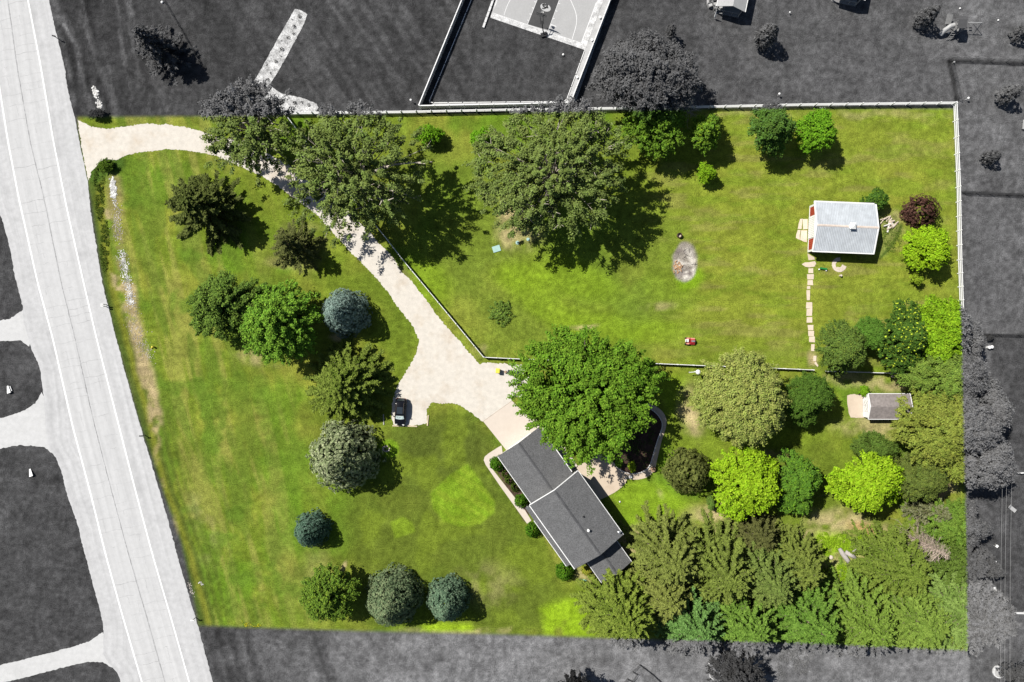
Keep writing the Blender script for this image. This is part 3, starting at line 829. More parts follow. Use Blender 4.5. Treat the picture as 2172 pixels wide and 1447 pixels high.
# doors and windows
gd = MB().box((gu0 + .3 - .02, (gv0 + gv1) / 2, 1.08), (.07, 4.9, 2.15)).build('garage_door', WHITE, house)
for i in range(4):
    for j in range(4):
        MB().box((gu0 + .3 - .065, (gv0 + gv1) / 2 - 1.83 + j * 1.22, .30 + i * .53), (.03, 1.08, .42)).build('door_panel', TRIM, gd)
for u, w in ((2.2, 1.6), (8.9, 1.8), (11.3, 1.2)):
    window(house, (u, ov + .25 - .03, 1.5), w, 1.1, 'v')
for u, w in ((2.0, 1.4), (6.6, 1.5), (10.8, 1.2)):
    window(house, (u, HV - ov - .25 + .03, 3.6), w, 1.1, 'v'); window(house, (u, HV - ov - .25 + .03, 1.4), w, 1.1, 'v')
fd = MB().box((5.6, ov + .25 - .03, 1.05), (.95, .08, 2.1)).build('front_door', DOORM, house)
MB().ball((5.95, ov + .25 - .11, 1.0), .05, 1, 8, 4).build('handle', METALG, fd)
sdg = MB().box((3.9, HV - ov - .25 + .03, 1.05), (1.9, .08, 2.1)).build('patio_door', TRIM, house)
for s in (-.45, .45): MB().box((3.9 + s, HV - ov - .25 + .08, 1.08), (.74, .03, 1.85)).build('pane', GLASS, sdg)
for u in (gu0 + 2.4, gu0 + 6.4):
    window(house, (u, gv0 + .42, 1.4), 1.2, .9, 'v')
window(house, (AU1 - .27, (AV0 + AV1) / 2, 1.4), 1.4, 1.1, 'u')
ds = MB(); ds.tube([(HUx - .5, HV - .1, H_E - .1), (HUx - .5, HV - .52, H_E - .6), (HUx - .5, HV - .55, .2), (HUx - .2, HV - .3, .1)], .05, 6); ds.build('downspout', TRIM, house)
ds = MB(); ds.tube([(7.2, HV + .02, H_E - .1), (7.2, HV - .52, H_E - .6), (7.2, HV - .55, .2), (7.2, HV + .1, .1)], .05, 6); ds.build('downspout', TRIM, house)
hw = lambda u, v, z=0: (hA + hu * u + hv * v + Vector((0, 0, z)))

# ------------------------------------------------------------ red barn
RED = M('barn_red', (.36, .055, .028), .8, .10, 4)
TIN = M('weathered_tin', (.50, .53, .56), .5, .10, 1.2, .0, metal=.2, var2=.08)
RIDGE_T = M('ridge_flashing', (.62, .53, .46), .6, .10, 3)
ba = -math.radians(2.4)
bA = W(1722.6, 532.8, 3.0); bA.z = 0
barn = thing('barn', 'small red barn with ribbed pale metal roof and white cupola', 'barn', bA, ba)
BL, BW, BE, BR = 10.45, 8.4, 3.0, 4.2
bw = walls('wall', .62, BL - .3, .3, BW - .3, BE - .1, BR - .14, barn, RED)
sl = (BR - BE) / (BW / 2); ang = math.atan(sl)
froof = MB()
for a, b, za, zb in ((0, BW / 2, BE, BR), (BW / 2, BW, BR, BE)):
    top = [(0, a, za), (BL, a, za), (BL, b, zb), (0, b, zb)]
    froof.add(top + [(x, y, z - .10) for x, y, z in top], [(0, 1, 2, 3), (7, 6, 5, 4), (0, 4, 5, 1), (1, 5, 6, 2), (2, 6, 7, 3), (3, 7, 4, 0)])
broof = froof.build('roof', TRIM, barn)
nsh = 12; shw = (BL - .36) / nsh
def tin_sheet():
    mb = MB(); L = BW / 2 / math.cos(ang) - .22
    n = 3; prof = []
    for k in range(n):
        x = shw * k / n
        prof += [(x, 0), (x + shw * .03, .055), (x + shw * .09, .055), (x + shw * .12, 0)]
    prof.append((shw - .012, 0))
    m = len(prof)
    mb.add([(x, 0, z + .012) for x, z in prof] + [(x, L, z + .012) for x, z in prof], [(k, k + 1, k + 1 + m, k + m) for k in range(m - 1)])
    return mb
tm = None
for side in (0, 1):
    for k in range(nsh):
        if tm is None:
            o = tin_sheet().build('metal_sheet', TIN, broof); tm = o.data
        else: o = link_mesh('metal_sheet', tm, broof)
        if side == 0:
            o.location = (.18 + k * shw, .10, BE + .10 * sl + rng.uniform(0, .008)); o.rotation_euler = (ang, 0, 0)
        else:
            o.location = (.18 + (k + 1) * shw, BW - .10, BE + .10 * sl + rng.uniform(0, .008)); o.rotation_euler = (ang, 0, math.pi)
s = .19
cap = MB(); lo = BR + .06 - sl * s
cap.loft([[(x, BW / 2 - s, lo), (x, BW / 2, BR + .075), (x, BW / 2 + s, lo), (x, BW / 2, BR)] for x in (.1, BL - .05)])
cap.build('ridge_cap', RIDGE_T, broof)
for x in (.06, BL - .06):
    rk = MB()
    for a, b, za, zb in ((0, BW / 2, BE, BR), (BW / 2, BW, BR, BE)):
        rk.add([(x - .10, a, za + .05), (x + .10, a, za + .05), (x + .10, b, zb + .05), (x - .10, b, zb + .05), (x - .10, a, za - .14), (x + .10, a, za - .14), (x + .10, b, zb - .14), (x - .10, b, zb - .14)],
               [(0, 1, 2, 3), (7, 6, 5, 4), (0, 4, 5, 1), (2, 6, 7, 3), (3, 7, 4, 0), (1, 5, 6, 2)])
    rk.build('rake_board', TRIM, broof)
for v, o in ((-.06, 0), (BW + .06, 0)):
    MB().box((BL / 2, v, BE - .03), (BL, .12, .14)).build('gutter', TRIM, broof)
cp = MB(); cx, cy = 5.85, BW / 2
cp.box((cx, cy, BR + .25), (.72, .72, .7)); cpo = cp.build('cupola', TRIM, barn)
c2 = MB(); c2.loft([[(cx + i * .52, cy + j * .52, BR + .6) for i, j in ((-1, -1), (1, -1), (1, 1), (-1, 1))], [(cx + i * .06, cy + j * .06, BR + .92) for i, j in ((-1, -1), (1, -1), (1, 1), (-1, 1))]]); c2.build('cupola_roof', TRIM, cpo)
# front (west) wall: white frame, slatted white sliding door, two red panels
fx = .62
tr = MB()
for v in (.3, BW - .3): tr.box((fx - .05, v, 1.45), (.12, .22, 2.9))
tr.box((fx - .05, BW / 2, .1), (.12, BW - .8, .18)); tr.box((fx - .05, BW / 2, 2.78), (.12, BW - .8, .34))
tr.build('corner_trim', TRIM, barn)
bd = MB().box((fx - .10, BW / 2 + .15, 1.35), (.12, 3.7, 2.45)).build('barn_door', WHITE, barn)
for k in range(12):
    MB().box((fx - .185, BW / 2 + .15 - 1.7 + k * 3.4 / 11, 1.35), (.04, .26, 2.4)).build('board', TRIM, bd)
for v0_, v1_ in ((.52, BW / 2 + .15 - 1.95), (BW / 2 + .15 + 1.95, BW - .52)):
    pn = MB().box((fx - .03, (v0_ + v1_) / 2, 1.38), (.07, v1_ - v0_, 2.3)).build('wall_panel', RED, barn)
    for k in range(5):
        MB().box((fx - .08, v0_ + (v1_ - v0_) * (k + .5) / 5, 1.38), (.03, .04, 2.26)).build('batten', RED, pn)
    for v in (v0_ - .04, v1_ + .04): MB().box((fx - .07, v, 1.38), (.06, .09, 2.5)).build('trim', TRIM, pn)
window(barn, (5.2, .3 - .03, 1.5), 1.0, 1.0, 'v'); window(barn, (8.0, BW - .27, 1.5), 1.0, 1.0, 'v')
MB().box((3.0, .3 - .04, 1.02), (.95, .08, 2.0)).build('side_door', WHITE, barn)

# ------------------------------------------------------------ garden shed
SHROOF = M('brown_grey_shingles', (.225, .20, .192), .9, .20, 2.5, .4, var2=.1)
sA = W(1841.7, 889, 2.2); sA.z = 0
shed = thing('garden_shed', 'white garden shed with brown grey shingle roof half under trees', 'shed', sA, 0)
SL, SW, SE, SR = 7.1, 4.28, 2.2, 2.95
walls('wall', .22, SL - .2, .15, SW - .15, SE - .1, SR - .16, shed, WHITE)
sroof = gable('roof', 0, SL, 0, SW, SE, SR, shed, SHROOF, .1)
for x in (.0, SL):
    rk = MB()
    for a, b, za, zb in ((0, SW / 2, SE, SR), (SW / 2, SW, SR, SE)):
        rk.add([(x - .05, a, za + .02), (x + .06, a, za + .02), (x + .06, b, zb + .02), (x - .05, b, zb + .02), (x - .05, a, za - .13), (x + .06, a, za - .13), (x + .06, b, zb - .13), (x - .05, b, zb - .13)],
               [(0, 1, 2, 3), (7, 6, 5, 4), (0, 4, 5, 1), (2, 6, 7, 3), (3, 7, 4, 0), (1, 5, 6, 2)])
    rk.build('rake_board', TRIM, sroof)
for v in (-.04, SW + .04): MB().box((SL / 2, v, SE - .04), (SL, .09, .1)).build('fascia', TRIM, sroof)
for v in (1.65, 2.65):
    dr = MB().box((.22 - .03, v, 1.0), (.07, .96, 1.85)).build('shed_door', TRIM, shed)
    br = MB()
    for z in (.15, .95, 1.82): br.box((.22 - .08, v, z), (.04, .92, .12))
    for sg in (1, -1): br.box((.22 - .075, v, 1.38), (.03, 1.2, .10), tilt=('X', sg * .72)); br.box((.22 - .07, v, .55), (.03, 1.1, .10), tilt=('X', sg * .70))
    br.build('cross_brace', SIDING, dr)
    MB().ball((.1, v + (.38 if v < 2 else -.38), 1.0), .04, 1, 6, 4).build('handle', BLACKM, dr)
patch('concrete_pad', [(1797, 839), (1812, 836), (1826, 838), (1832, 845), (1832, 886), (1804, 886), (1800, 876), (1797, 855)], 0.05, CONC2, .03, 71, thick=1)

# ------------------------------------------------------------ neighbours' shelters at the top
PALE = M('pale_grey_roof', (.36, .36, .36), .8, .07, 4)
GREYW = M('grey_wall', (.20, .20, .20), .85, .1, 3)
CEDAR = M('grey_timber', (.30, .30, .30), .85, .15, 4)
def shelter(label, px, py, rz, group):
    """open gabled shelter: roof on six posts over a dark deck"""
    p = W(px, py)
    t = thing('garden_shelter', label, 'shelter', p, rz, group)
    gable('roof', -5, 0, -2.45, 2.45, 2.6, 3.7, t, PALE, .12)
    for v in (-2.5, 2.5): MB().box((-2.5, v, 2.57), (5, .1, .12)).build('gutter', TRIM, t)
    for u in (-.35, -2.5, -4.7):
        for v in (-2.0, 2.0): MB().box((u, v, 1.25), (.16, .16, 2.5)).build('post', CEDAR, t)
    MB().box((-2.5, 0, .08), (4.7, 4.3, .16)).build('deck', GREYW, t)
    for v in (-.8, .8): MB().box((-.35, v, .55), (.09, .09, .9)).build('rail_post', CEDAR, t)
    MB().box((-.35, 0, 1.0), (.1, 3.9, .08)).build('rail', CEDAR, t)
    return t
shelter('pale gable roofed garden shelter beside the grey patio furniture at the top', 1540, 35, -math.radians(101.7), 'gabled garden shelters at the top edge')
shelter('gable roofed shelter at the top edge showing mostly its black shadow', 1788, 11, -math.radians(101.7), 'gabled garden shelters at the top edge')
FURN = M('grey_wicker', (.22, .22, .22), .85, .3, 5)
CUSH = M('pale_cushion', (.42, .42, .42), .9, .1, 4)
PADG = M('grey_paving', (.38, .38, .38), .9, .08, 3)
patch('patio', [(1500, -60), (1521, -60), (1532, 24), (1502, 18), (1499, 10)], .04, PADG, thick=1)
def armchair(label, px, py, rz, cat='armchair', w=.8, name='garden_armchair'):
    t = thing(name, label, cat, W(px, py), rz, 'wicker seats beside the pale shelter')
    MB().box((0, 0, .2), (w, .8, .4)).build('base', FURN, t); MB().box((0, .02, .46), (w - .22, .58, .13)).build('cushion', CUSH, t)
    MB().box((0, -.36, .55), (w, .12, .75)).build('backrest', FURN, t)
    for s_ in (-1, 1): MB().box((s_ * (w / 2 - .06), .02, .45), (.12, .7, .5)).build('armrest', FURN, t)
armchair('grey wicker armchair at the left end of the shelter patio', 1505.5, 13, 1.9)
armchair('small grey wicker armchair between the end armchair and the sofa', 1516, 17, .4)
armchair('grey wicker sofa half under the edge of the pale shelter roof', 1525, 19, .1, 'sofa', 1.7, 'garden_sofa')
armchair('grey wicker bench seat at the very top edge of the shelter patio', 1512, -1, 3.3, 'bench seat', 1.5, 'garden_bench_seat')
t = thing('parasol_pole', 'closed white parasol leaning beside the sofa of the pale shelter', 'parasol', W(1515, 41), 0)
pa = W(1515, 41); pb = W(1520, 22, 2.2); d_ = pb - pa
MB().tube([(0, 0, 0), d_ * .35], .04, 6).build('pole', TRIM, t); MB().tube([d_ * .3, d_ * .5, d_], [.16, .13, .04], 8).build('canopy', TRIM, t)

# ------------------------------------------------------------ fences
def rail_fence(name, label, pts, h_ref, height, rails, spacing, mat, cat='fence', group=None, rail_h=.14, post=.15, caps=True):
    P = [W(x, y, h_ref) for x, y in pts]
    for p in P: p.z = 0
    base = P[0].copy()
    t = thing(name, label, cat, base, 0, group)
    post_me = None; rail_me = {}
    first = True
    for i in range(len(P) - 1):
        a, b = P[i], P[i + 1]; d = b - a; L = d.length; n = max(1, round(L / spacing)); an = math.atan2(d.y, d.x)
        for k in range(n + (1 if i == len(P) - 2 else 0)):
            q = a + d * (k / n) - base
            if post_me is None:
                mb = MB().box((0, 0, (height + .06) / 2), (post, post, height + .06))
                if caps: mb.loft([[(i_ * .08, j_ * .08, height + .06) for i_, j_ in ((-1, -1), (1, -1), (1, 1), (-1, 1))], [(i_ * .02, j_ * .02, height + .13) for i_, j_ in ((-1, -1), (1, -1), (1, 1), (-1, 1))]])
                o = mb.build('post', mat, t); post_me = o.data
            else: o = link_mesh('post', post_me, t)
            o.location = q; o.rotation_euler = (0, 0, an)
        seg = L / n
        key = round(seg, 3)
        for k in range(n):
            q = a + d * ((k + .5) / n) - base
            for r in range(rails):
                z = height - .12 - r * (height - .25) / max(1, rails - .35)
                if key not in rail_me:
                    o = MB().box((0, 0, 0), (seg - post, .085, rail_h)).build('rail', mat, t); rail_me[key] = o.data
                else: o = link_mesh('rail', rail_me[key], t)
                o.location = (q.x, q.y, z); o.rotation_euler = (0, 0, an)
    return t
WG = 'white rail fences round the yard'
rail_fence('rail_fence', 'white three rail fence along the whole top side of the yard', [(597, 238), (850, 235.5), (1074, 231), (1476, 225), (1700, 220), (2030, 216)], 1.35, 1.35, 3, 2.6, WHITE, group=WG)
rail_fence('rail_fence', 'white three rail fence down the right side beside the purple bush', [(2031, 218), (2038, 395), (2041, 550), (2045, 665), (2048, 760)], 1.35, 1.35, 3, 2.6, WHITE, group=WG)
rail_fence('rail_fence', 'white rail fence running diagonally beside the gravel driveway', [(600, 236), (643, 293), (815, 501), (853, 550), (948, 664), (1025, 757)], 1.2, 1.2, 3, 2.45, WHITE, group=WG)
rail_fence('rail_fence', 'white rail fence across the yard behind the house to the gate gap', [(1027, 758), (1110, 762), (1371, 770.5), (1473, 775), (1638, 781), (1727, 785)], 1.2, 1.2, 3, 2.45, WHITE, group=WG)
rail_fence('rail_fence', 'short white rail fence right of the gate gap above the shed', [(1758, 788), (1850, 790.5), (1924, 793)], 1.2, 1.2, 3, 2.45, WHITE, group=WG)

PANEL = M('white_vinyl_panel', (.46, .46, .46), .6, .05, 3)
def privacy_fence(label, pts):
    P = [W(x, y, 1.8) for x, y in pts]
    for p in P: p.z = 0
    base = P[0].copy(); t = thing('privacy_fence', label, 'fence', base, 0, 'tall white fences round the ball court')
    cap = {}
    for i in range(len(P) - 1):
        a, b = P[i], P[i + 1]; d = b - a; L = d.length; n = max(1, round(L / 2.45)); an = math.atan2(d.y, d.x); seg = L / n
        for k in range(n + (1 if i == len(P) - 2 else 0)):
            q = a + d * (k / n) - base
            if 'p' not in cap: o = MB().box((0, 0, .95), (.16, .16, 1.9)).build('post', WHITE, t); cap['p'] = o.data
            else: o = link_mesh('post', cap['p'], t)
            o.location = q; o.rotation_euler = (0, 0, an)
        for k in range(n):
            q = a + d * ((k + .5) / n) - base
            key = round(seg, 3)
            if key not in cap:
                m1 = MB().box((0, 0, .88), (seg - .16, .05, 1.62))
                nb = 8
                for j in range(nb): m1.box((-(seg - .2) / 2 + (j + .5) * (seg - .2) / nb, 0, .88), ((seg - .2) / nb - .02, .07, 1.6))
                o = m1.build('panel', PANEL, t)
                o2 = MB().box((0, 0, 1.75), (seg - .16, .16, .13)).build('top_rail', WHITE, t)
                cap[key] = (o.data, o2.data)
            else: o = link_mesh('panel', cap[key][0], t); o2 = link_mesh('top_rail', cap[key][1], t)
            for w in (o, o2): w.location = q; w.rotation_euler = (0, 0, an)
privacy_fence('tall white fence on the left of the ball court lawn', [(1004, -60), (979, 0), (888, 223)])
privacy_fence('tall white fence along the bottom of the ball court lawn', [(890, 224), (1078, 220.5), (1206, 217)])
privacy_fence('tall white fence on the right of the ball court', [(1212, 213), (1294, 0), (1316, -60)])

WIREM = M('dark_wire', (.05, .05, .052), .6, .1, 4)
def wire_fence(name, label, pts, height, spacing, group=None, strands=4, cat='fence'):
    P = [W(x, y) for x, y in pts]; base = P[0].copy(); t = thing(name, label, cat, base, 0, group)
    me = None; wires = MB()
    for i in range(len(P) - 1):
        a, b = P[i], P[i + 1]; d = b - a; n = max(1, round(d.length / spacing))
        for k in range(n + (1 if i == len(P) - 2 else 0)):
            q = a + d * (k / n) - base
            if me is None: o = MB().cyl((0, 0, 0), .045, height, 6).build('post', WIREM, t); me = o.data
            else: o = link_mesh('post', me, t)
            o.location = q
        for s_ in range(strands):
            z = height * (1 - s_ / strands) - .03
            wires.tube([a - base + Vector((0, 0, z)), b - base + Vector((0, 0, z))], .03 if s_ == 0 else .014, 4)
        m = int(d.length / .3)
        for k in range(m):
            q = a + d * ((k + .5) / m) - base
            wires.tube([q + Vector((0, 0, .05)), q + Vector((0, 0, height))], .008, 3)
    tag(wires.build('wire_mesh', WIREM, t), kind='stuff')
    return t
CG = 'dark wire fences of the neighbouring lots'
wire_fence('wire_fence', 'dark wire fence corner below the play set at the upper right', [(2032, 212), (2023, 168), (2014, 128), (2100, 131), (2200, 135)], 1.2, 3.0, CG)
wire_fence('wire_fence', 'dark wire fence meeting the white fence beside the purple bush', [(2041, 409), (2100, 412), (2200, 416)], 1.2, 3.0, CG)
wire_fence('wire_fence', 'dark wire fence beside the round white table on the right', [(2074, 708), (2200, 712)], 1.2, 3.0, CG)
wire_fence('wire_fence', 'low dark wire fence slanting past the spruce at the upper left', [(340, -12), (352, 8), (424, 132)], .7, 2.2, CG, 5)
wire_fence('dog_run', 'low dark wire pen with a small gate near the bottom edge', [(1405, 1449), (1381, 1427), (1357, 1409), (1342, 1424), (1352, 1429), (1341, 1444), (1331, 1439), (1318, 1452)], .6, 1.6, None, 5, 'wire pen')
rail_fence('rail_fence', 'white fence on the far right between two dark lawns', [(2100, 1003), (2200, 1004)], .9, 1.0, 2, 2.4, WHITE, group='white fences of the right hand lots')
rail_fence('rail_fence', 'white fence below the pale patio at the lower right', [(2122, 1301), (2210, 1303)], .9, 1.0, 3, 2.4, WHITE, group='white fences of the right hand lots')
# ------------------------------------------------------------ ball court
COURT = M('court_grey', (.36, .36, .36), .7, .04, 3)
KEYM = M('court_key_dark', (.055, .055, .056), .7, .1, 3)
LINEM = M('court_line', (.66, .66, .66), .7, .05, 4)
PEB = M('pale_pebbles', (.50, .50, .50), .9, .35, 6, .5)
LOGO = M('court_emblem_pale', (.42, .42, .42), .7, .05, 3)
court = patch('ball_court', [(1080, -80), (1051.8, 0), (1040, 38), (1241, 106.6), (1280, 0), (1308, -78)], .06, PEB, thick=1)
patch('court_surface', [(1083, -78), (1055.8, 0), (1045.7, 28), (1233, 92), (1267, 0), (1294, -76)], .064, COURT, parent=court)
patch('key', [(1166, -74), (1139.4, 0), (1119, 52), (1163, 64.5), (1186, 1), (1212, -72)], .068, KEYM, parent=court)
def line_px(pts, w, z, name='court_line', mat=None, parent=None):
    mb = MB(); P = [W(*p) for p in pts]
    L = []; R = []
    for i, p in enumerate(P):
        d = (P[min(i + 1, len(P) - 1)] - P[max(i - 1, 0)]).normalized(); n = Vector((-d.y, d.x, 0)) * w / 2
        L.append((p.x + n.x, p.y + n.y, z)); R.append((p.x - n.x, p.y - n.y, z))
    k = len(P)
    mb.add(L + R, [(i, i + k, i + k + 1, i + 1) for i in range(k - 1)])
    return mb.build(name, mat or LINEM, parent)
line_px([(1045.7, 28), (1233, 92)], .09, .072, parent=court)
line_px([(1233, 92), (1265, 6)], .16, .072, parent=court)
line_px(curve_px([(1122, -70), (1084, -3), (1075, 15), (1069, 33)]), .10, .072, parent=court)
line_px(curve_px([(1200, -24), (1210, 0), (1220, 24), (1223, 42), (1221, 58), (1213, 85)]), .11, .072, parent=court)
for a, b in (((1119, 52), (1139.4, 0)), ((1163, 64.5), (1186, 1))): line_px([a, b], .08, .073, parent=court)
for t in (.15, .4, .65, .9):
    x, y = 1119 + 20.4 * t, 52 - 52 * t; line_px([(x - 4, y - 1.3), (x, y)], .12, .072, parent=court)
    x, y = 1163 + 23 * t, 64.5 - 63.5 * t; line_px([(x, y), (x + 4, y + 1.3)], .12, .072, parent=court)
line_px([(1168, 52), (1180, 57)], .12, .072, parent=court)
em = [W(1157 + 11 * math.cos(a), 16.5 + 8.5 * math.sin(a) + 2.5 * math.cos(a)) for a in np.linspace(0, 2 * math.pi, 24, endpoint=False)]
emb = MB().sheet([(p.x, p.y) for p in em][::-1], .072).build('emblem', LOGO, court)
for pts, w in (([(1151, 9), (1153, 14), (1158, 17), (1161, 13)], .28), ([(1158, 17), (1154, 19), (1150, 18)], .22), ([(1162, 10), (1160, 15), (1163, 18)], .25), ([(1153, 8), (1156, 11), (1160, 9)], .35)):
    line_px(curve_px(pts, 4), w, .076, 'emblem_mark', KEYM, emb)
CURB = M('pale_curb', (.62, .62, .62), .8, .1, 4)
cb = thing('court_curb', 'pale low stepped curb beside the left edge of the ball court', 'curb', W(1046, 10))
c0 = W(1046, 10)
for k in range(8):
    a = W(1057 - k * 3.95 * 1.02, -30 + k * 11.3); b = W(1057 - (k + .93) * 3.95 * 1.02, -30 + (k + .93) * 11.3)
    m_ = (a + b) / 2 - c0; d = b - a
    MB().box((m_.x, m_.y, .14), (d.length, .36, .28), math.atan2(d.y, d.x)).build('block', CURB, cb)
GSTRIP = M('pale_fence_gravel', (.40, .40, .40), .9, .12, 6, .3)
patch('gravel_strip', [(905, 230), (1205, 226), (1213, 222), (1221, 217), (1318, -60), (1301, -60), (1241, 106), (1203, 211), (1196, 217), (920, 219)], .03, GSTRIP, .02, 88)
eb = thing('lawn_edging', 'thin white edging boards round the dark lawn of the ball court', 'edging', W(1000, 100)); e0 = W(1000, 100)
epts = [(1024, -60), (1000, 0), (910, 217), (920, 218.5), (1196, 216), (1202, 211), (1240, 107)]
for (x1, y1), (x2, y2) in zip(epts[:-1], epts[1:]):
    a, b = W(x1, y1), W(x2, y2); d = b - a; n = max(1, round(d.length / 2.45))
    for k in range(n):
        q = a + d * ((k + .5) / n) - e0
        MB().box((q.x, q.y, .08), (max(.3, d.length / n - .18), .10, .16), math.atan2(d.y, d.x)).build('board', TRIM, eb)
hp = W(1154, 76)
hoop = thing('basketball_hoop', 'dark basketball hoop at the bottom end of the ball court', 'basketball hoop', hp)
hl = lambda px, py, z: W(px, py) * 1 + Vector((0, 0, z)) - hp
MB().box((0, .1, .2), (1.1, .7, .3), .3).build('base', BLACKM, hoop)
MB().tube([(0, 0, .2), hl(1150, 68, 1.5), hl(1148, 60, 2.7)], .09, 6).build('pole', BLACKM, hoop)
for s_ in (-.25, .25):
    MB().tube([hl(1149, 64, 2.2) + Vector((s_, 0, 0)), hl(1147, 51, 3.0) + Vector((s_, 0, 0))], .05, 5).build('arm', BLACKM, hoop)
bdm = M('smoked_glass_board', (.10, .10, .10), .2, .05, 2)
bb = MB().box(hl(1147, 50, 3.2), (1.83, .05, 1.07), math.radians(-18)).build('backboard', bdm, hoop)
MB().box(hl(1147.4, 49, 3.0), (.62, .04, .46), math.radians(-18)).build('target_frame', LINEM, bb)
rim = hl(1148.5, 44, 3.05)
MB().tube([rim + Vector((math.cos(a) * .23, math.sin(a) * .23, 0)) for a in np.linspace(0, 2 * math.pi, 13)], .02, 5).build('rim', METALG, hoop)
MB().loft([[rim + Vector((math.cos(a) * r, math.sin(a) * r, z)) for a in np.linspace(0, 2 * math.pi, 10, endpoint=False)] for r, z in ((.22, 0), (.16, -.25), (.13, -.42))], False).build('net', TRIM, hoop)
for i, (x, y) in enumerate(((1272, 38.5), (1255, 86), (1223.5, 165))):
    p = W(x, y)
    t = thing('path_light', ('round white lamp on the fence strip, nearest the top edge', 'round white lamp on the fence strip level with the court corner', 'round white lamp on the fence strip near the big grey tree')[i], 'lamp', p, 0, 'round lamps on the strip by the ball court')
    MB().cyl((0, 0, 0), .05, .35, 6).build('stake', BLACKM, t); MB().cyl((0, 0, .35), .22, .06, 14).build('cap', TRIM, t)
def bball(name, label, cat, px, py, r, mat, group=None):
    return tag(MB(W(px, py)).ball(W(px, py) + Vector((0, 0, r)), r, 1, 10, 6).build(name, mat), label, cat, group)
bball('ball', 'small white ball lying on the dark lawn below the court', 'ball', 1194.5, 117, .2, TRIM)

# ------------------------------------------------------------ play set
ps = W(2030, 66); play = thing('play_set', 'wooden play set with dark roof, tube slide and swing beam', 'play set', ps, 0)
PLR = M('play_roof_canvas', (.075, .075, .078), .8, .08, 3); PLW = M('grey_play_timber', (.22, .22, .22), .85, .15, 4); SLIDE = M('pale_slide', (.38, .38, .38), .4, .05, 3)
q = lambda px, py, h: W(px, py, h) - ps
r0, r1, r2, r3 = q(2034.5, 41, 3.3), q(2053, 41, 3.3), q(2050, 60, 2.9), q(2030, 60, 2.9)
rt = [q(2036, 34, 2.7), q(2050, 34, 2.7), r1, r0, r2, r3]
rf = MB(); up = Vector((0, 0, .06))
rf.add([rt[0], rt[1], r1, r0, rt[0] - up, rt[1] - up, r1 - up, r0 - up], [(3, 2, 1, 0), (4, 5, 6, 7)]); rf.add([r0, r1, r2, r3, r0 - up, r1 - up, r2 - up, r3 - up], [(3, 2, 1, 0), (4, 5, 6, 7)])
rf.build('roof', PLR, play)
cx, cy = (q(2034, 58, 2.8).x + q(2050, 58, 2.8).x) / 2, (q(2040, 41, 2.8).y + q(2040, 60, 2.8).y) / 2
for i in (-1, 1):
    for j in (-1, 1): MB().box((cx + i * .62, cy + j * .62, 1.4), (.1, .1, 2.8)).build('post', PLW, play)
MB().box((cx, cy, 1.5), (1.35, 1.35, .08)).build('platform', PLW, play)
for i in (-1, 1): MB().box((cx + i * .64, cy, 1.95), (.05, 1.3, .5)).build('side_wall', PLW, play)
MB().tube([(cx - .7, cy + .3, 1.75), (cx - 1.3, cy + .15, 1.65), (cx - 1.95, cy - .3, 1.1), (cx - 2.3, cy - .8, .45)], [.36, .38, .38, .40], 12).build('tube_slide', SLIDE, play)
MB().box((cx - 1.15, cy + 1.6, 1.0), (1.0, 1.5, .06), tilt=('X', .45)).build('wave_slide', PLW, play)
for i in (-1, 1):
    MB().tube([(cx + i * .35 - .4, cy - .65, 1.5), (cx + i * .35 - .8, cy - 1.7, 0)], .045, 5).build('ladder_rail', PLW, play)
for k in range(4):
    t_ = (k + .6) / 4.6
    MB().box((cx - .4 - .4 * t_, cy - .65 - 1.05 * t_, 1.5 - 1.5 * t_), (.72, .08, .05)).build('ladder_rung', PLW, play)
b0, b1 = q(2054, 48, 2.4), q(2083, 48.5, 2.4)
MB().tube([b0, b1], .07, 6).build('swing_beam', SLIDE, play)
g1 = W(2069, 79) - ps; g2 = W(2072, 60) - ps
MB().tube([b1, (b1.x + .1, b1.y - .9, 0)], .05, 6).build('leg', PLW, play); MB().tube([b1, (b1.x + .1, b1.y + .9, 0)], .05, 6).build('leg', PLW, play)
for k in range(2):
    p = b0.lerp(b1, .35 + .35 * k)
    sw = MB().box((p.x, p.y, .5), (.5, .2, .04)).build('swing_seat', BLACKM, play)
    for s_ in (-.22, .22): MB().tube([(p.x + s_, p.y, .5), (p.x + s_, p.y, p.z)], .012, 4).build('chain', METALG, sw)
TOYS = [('toy_ball', 'white ball on the grass above the play set slide', 'ball', 2035, 19, .16), ('toy_ball', 'white ball on the grass just right of the swing beam', 'ball', 2116, 44, .15), ('toy_ball', 'white ball at the foot of the tube slide', 'ball', 2011, 71, .14)]
for n_, l_, c_, x, y, r in TOYS: bball(n_, l_, c_, x, y, r, TRIM, 'white balls round the play set')

# ------------------------------------------------------------ car
CARP = M('black_car_paint', (.006, .006, .008), .12, .03, 2, spec=.6); TYRE = M('tyre_rubber', (.02, .02, .02), .9, .1, 5); SHADE = M('silver_sunshade', (.62, .74, .72), .5, .22, 3)
LAMP = M('clear_lamp', (.55, .55, .53), .2, .05, 2); REDL = M('red_lamp', (.35, .02, .02), .25, .05, 2); GOLD = M('warm_chrome', (.55, .44, .32), .25, .08, 3, metal=.8)
car_p = W(851, 873)
car = thing('parked_car', 'black sport utility car parked on the gravel beside the timber edging', 'car', car_p, -math.radians(90 + 3.2))
def car_ring(x, w, z0, z1, cr=.16, n=3):
    """rounded section across the car at length x (forward +x)"""
    pts = []
    for cy_, cz, a0 in ((w / 2 - cr, z1 - cr, 0), (-(w / 2 - cr), z1 - cr, 90), (-(w / 2 - cr), z0 + cr, 180), (w / 2 - cr, z0 + cr, 270)):
        for k in range(n + 1):
            a = math.radians(a0 + 90 * k / n); pts.append((x, cy_ + cr * math.cos(a), cz + cr * math.sin(a)))
    return pts
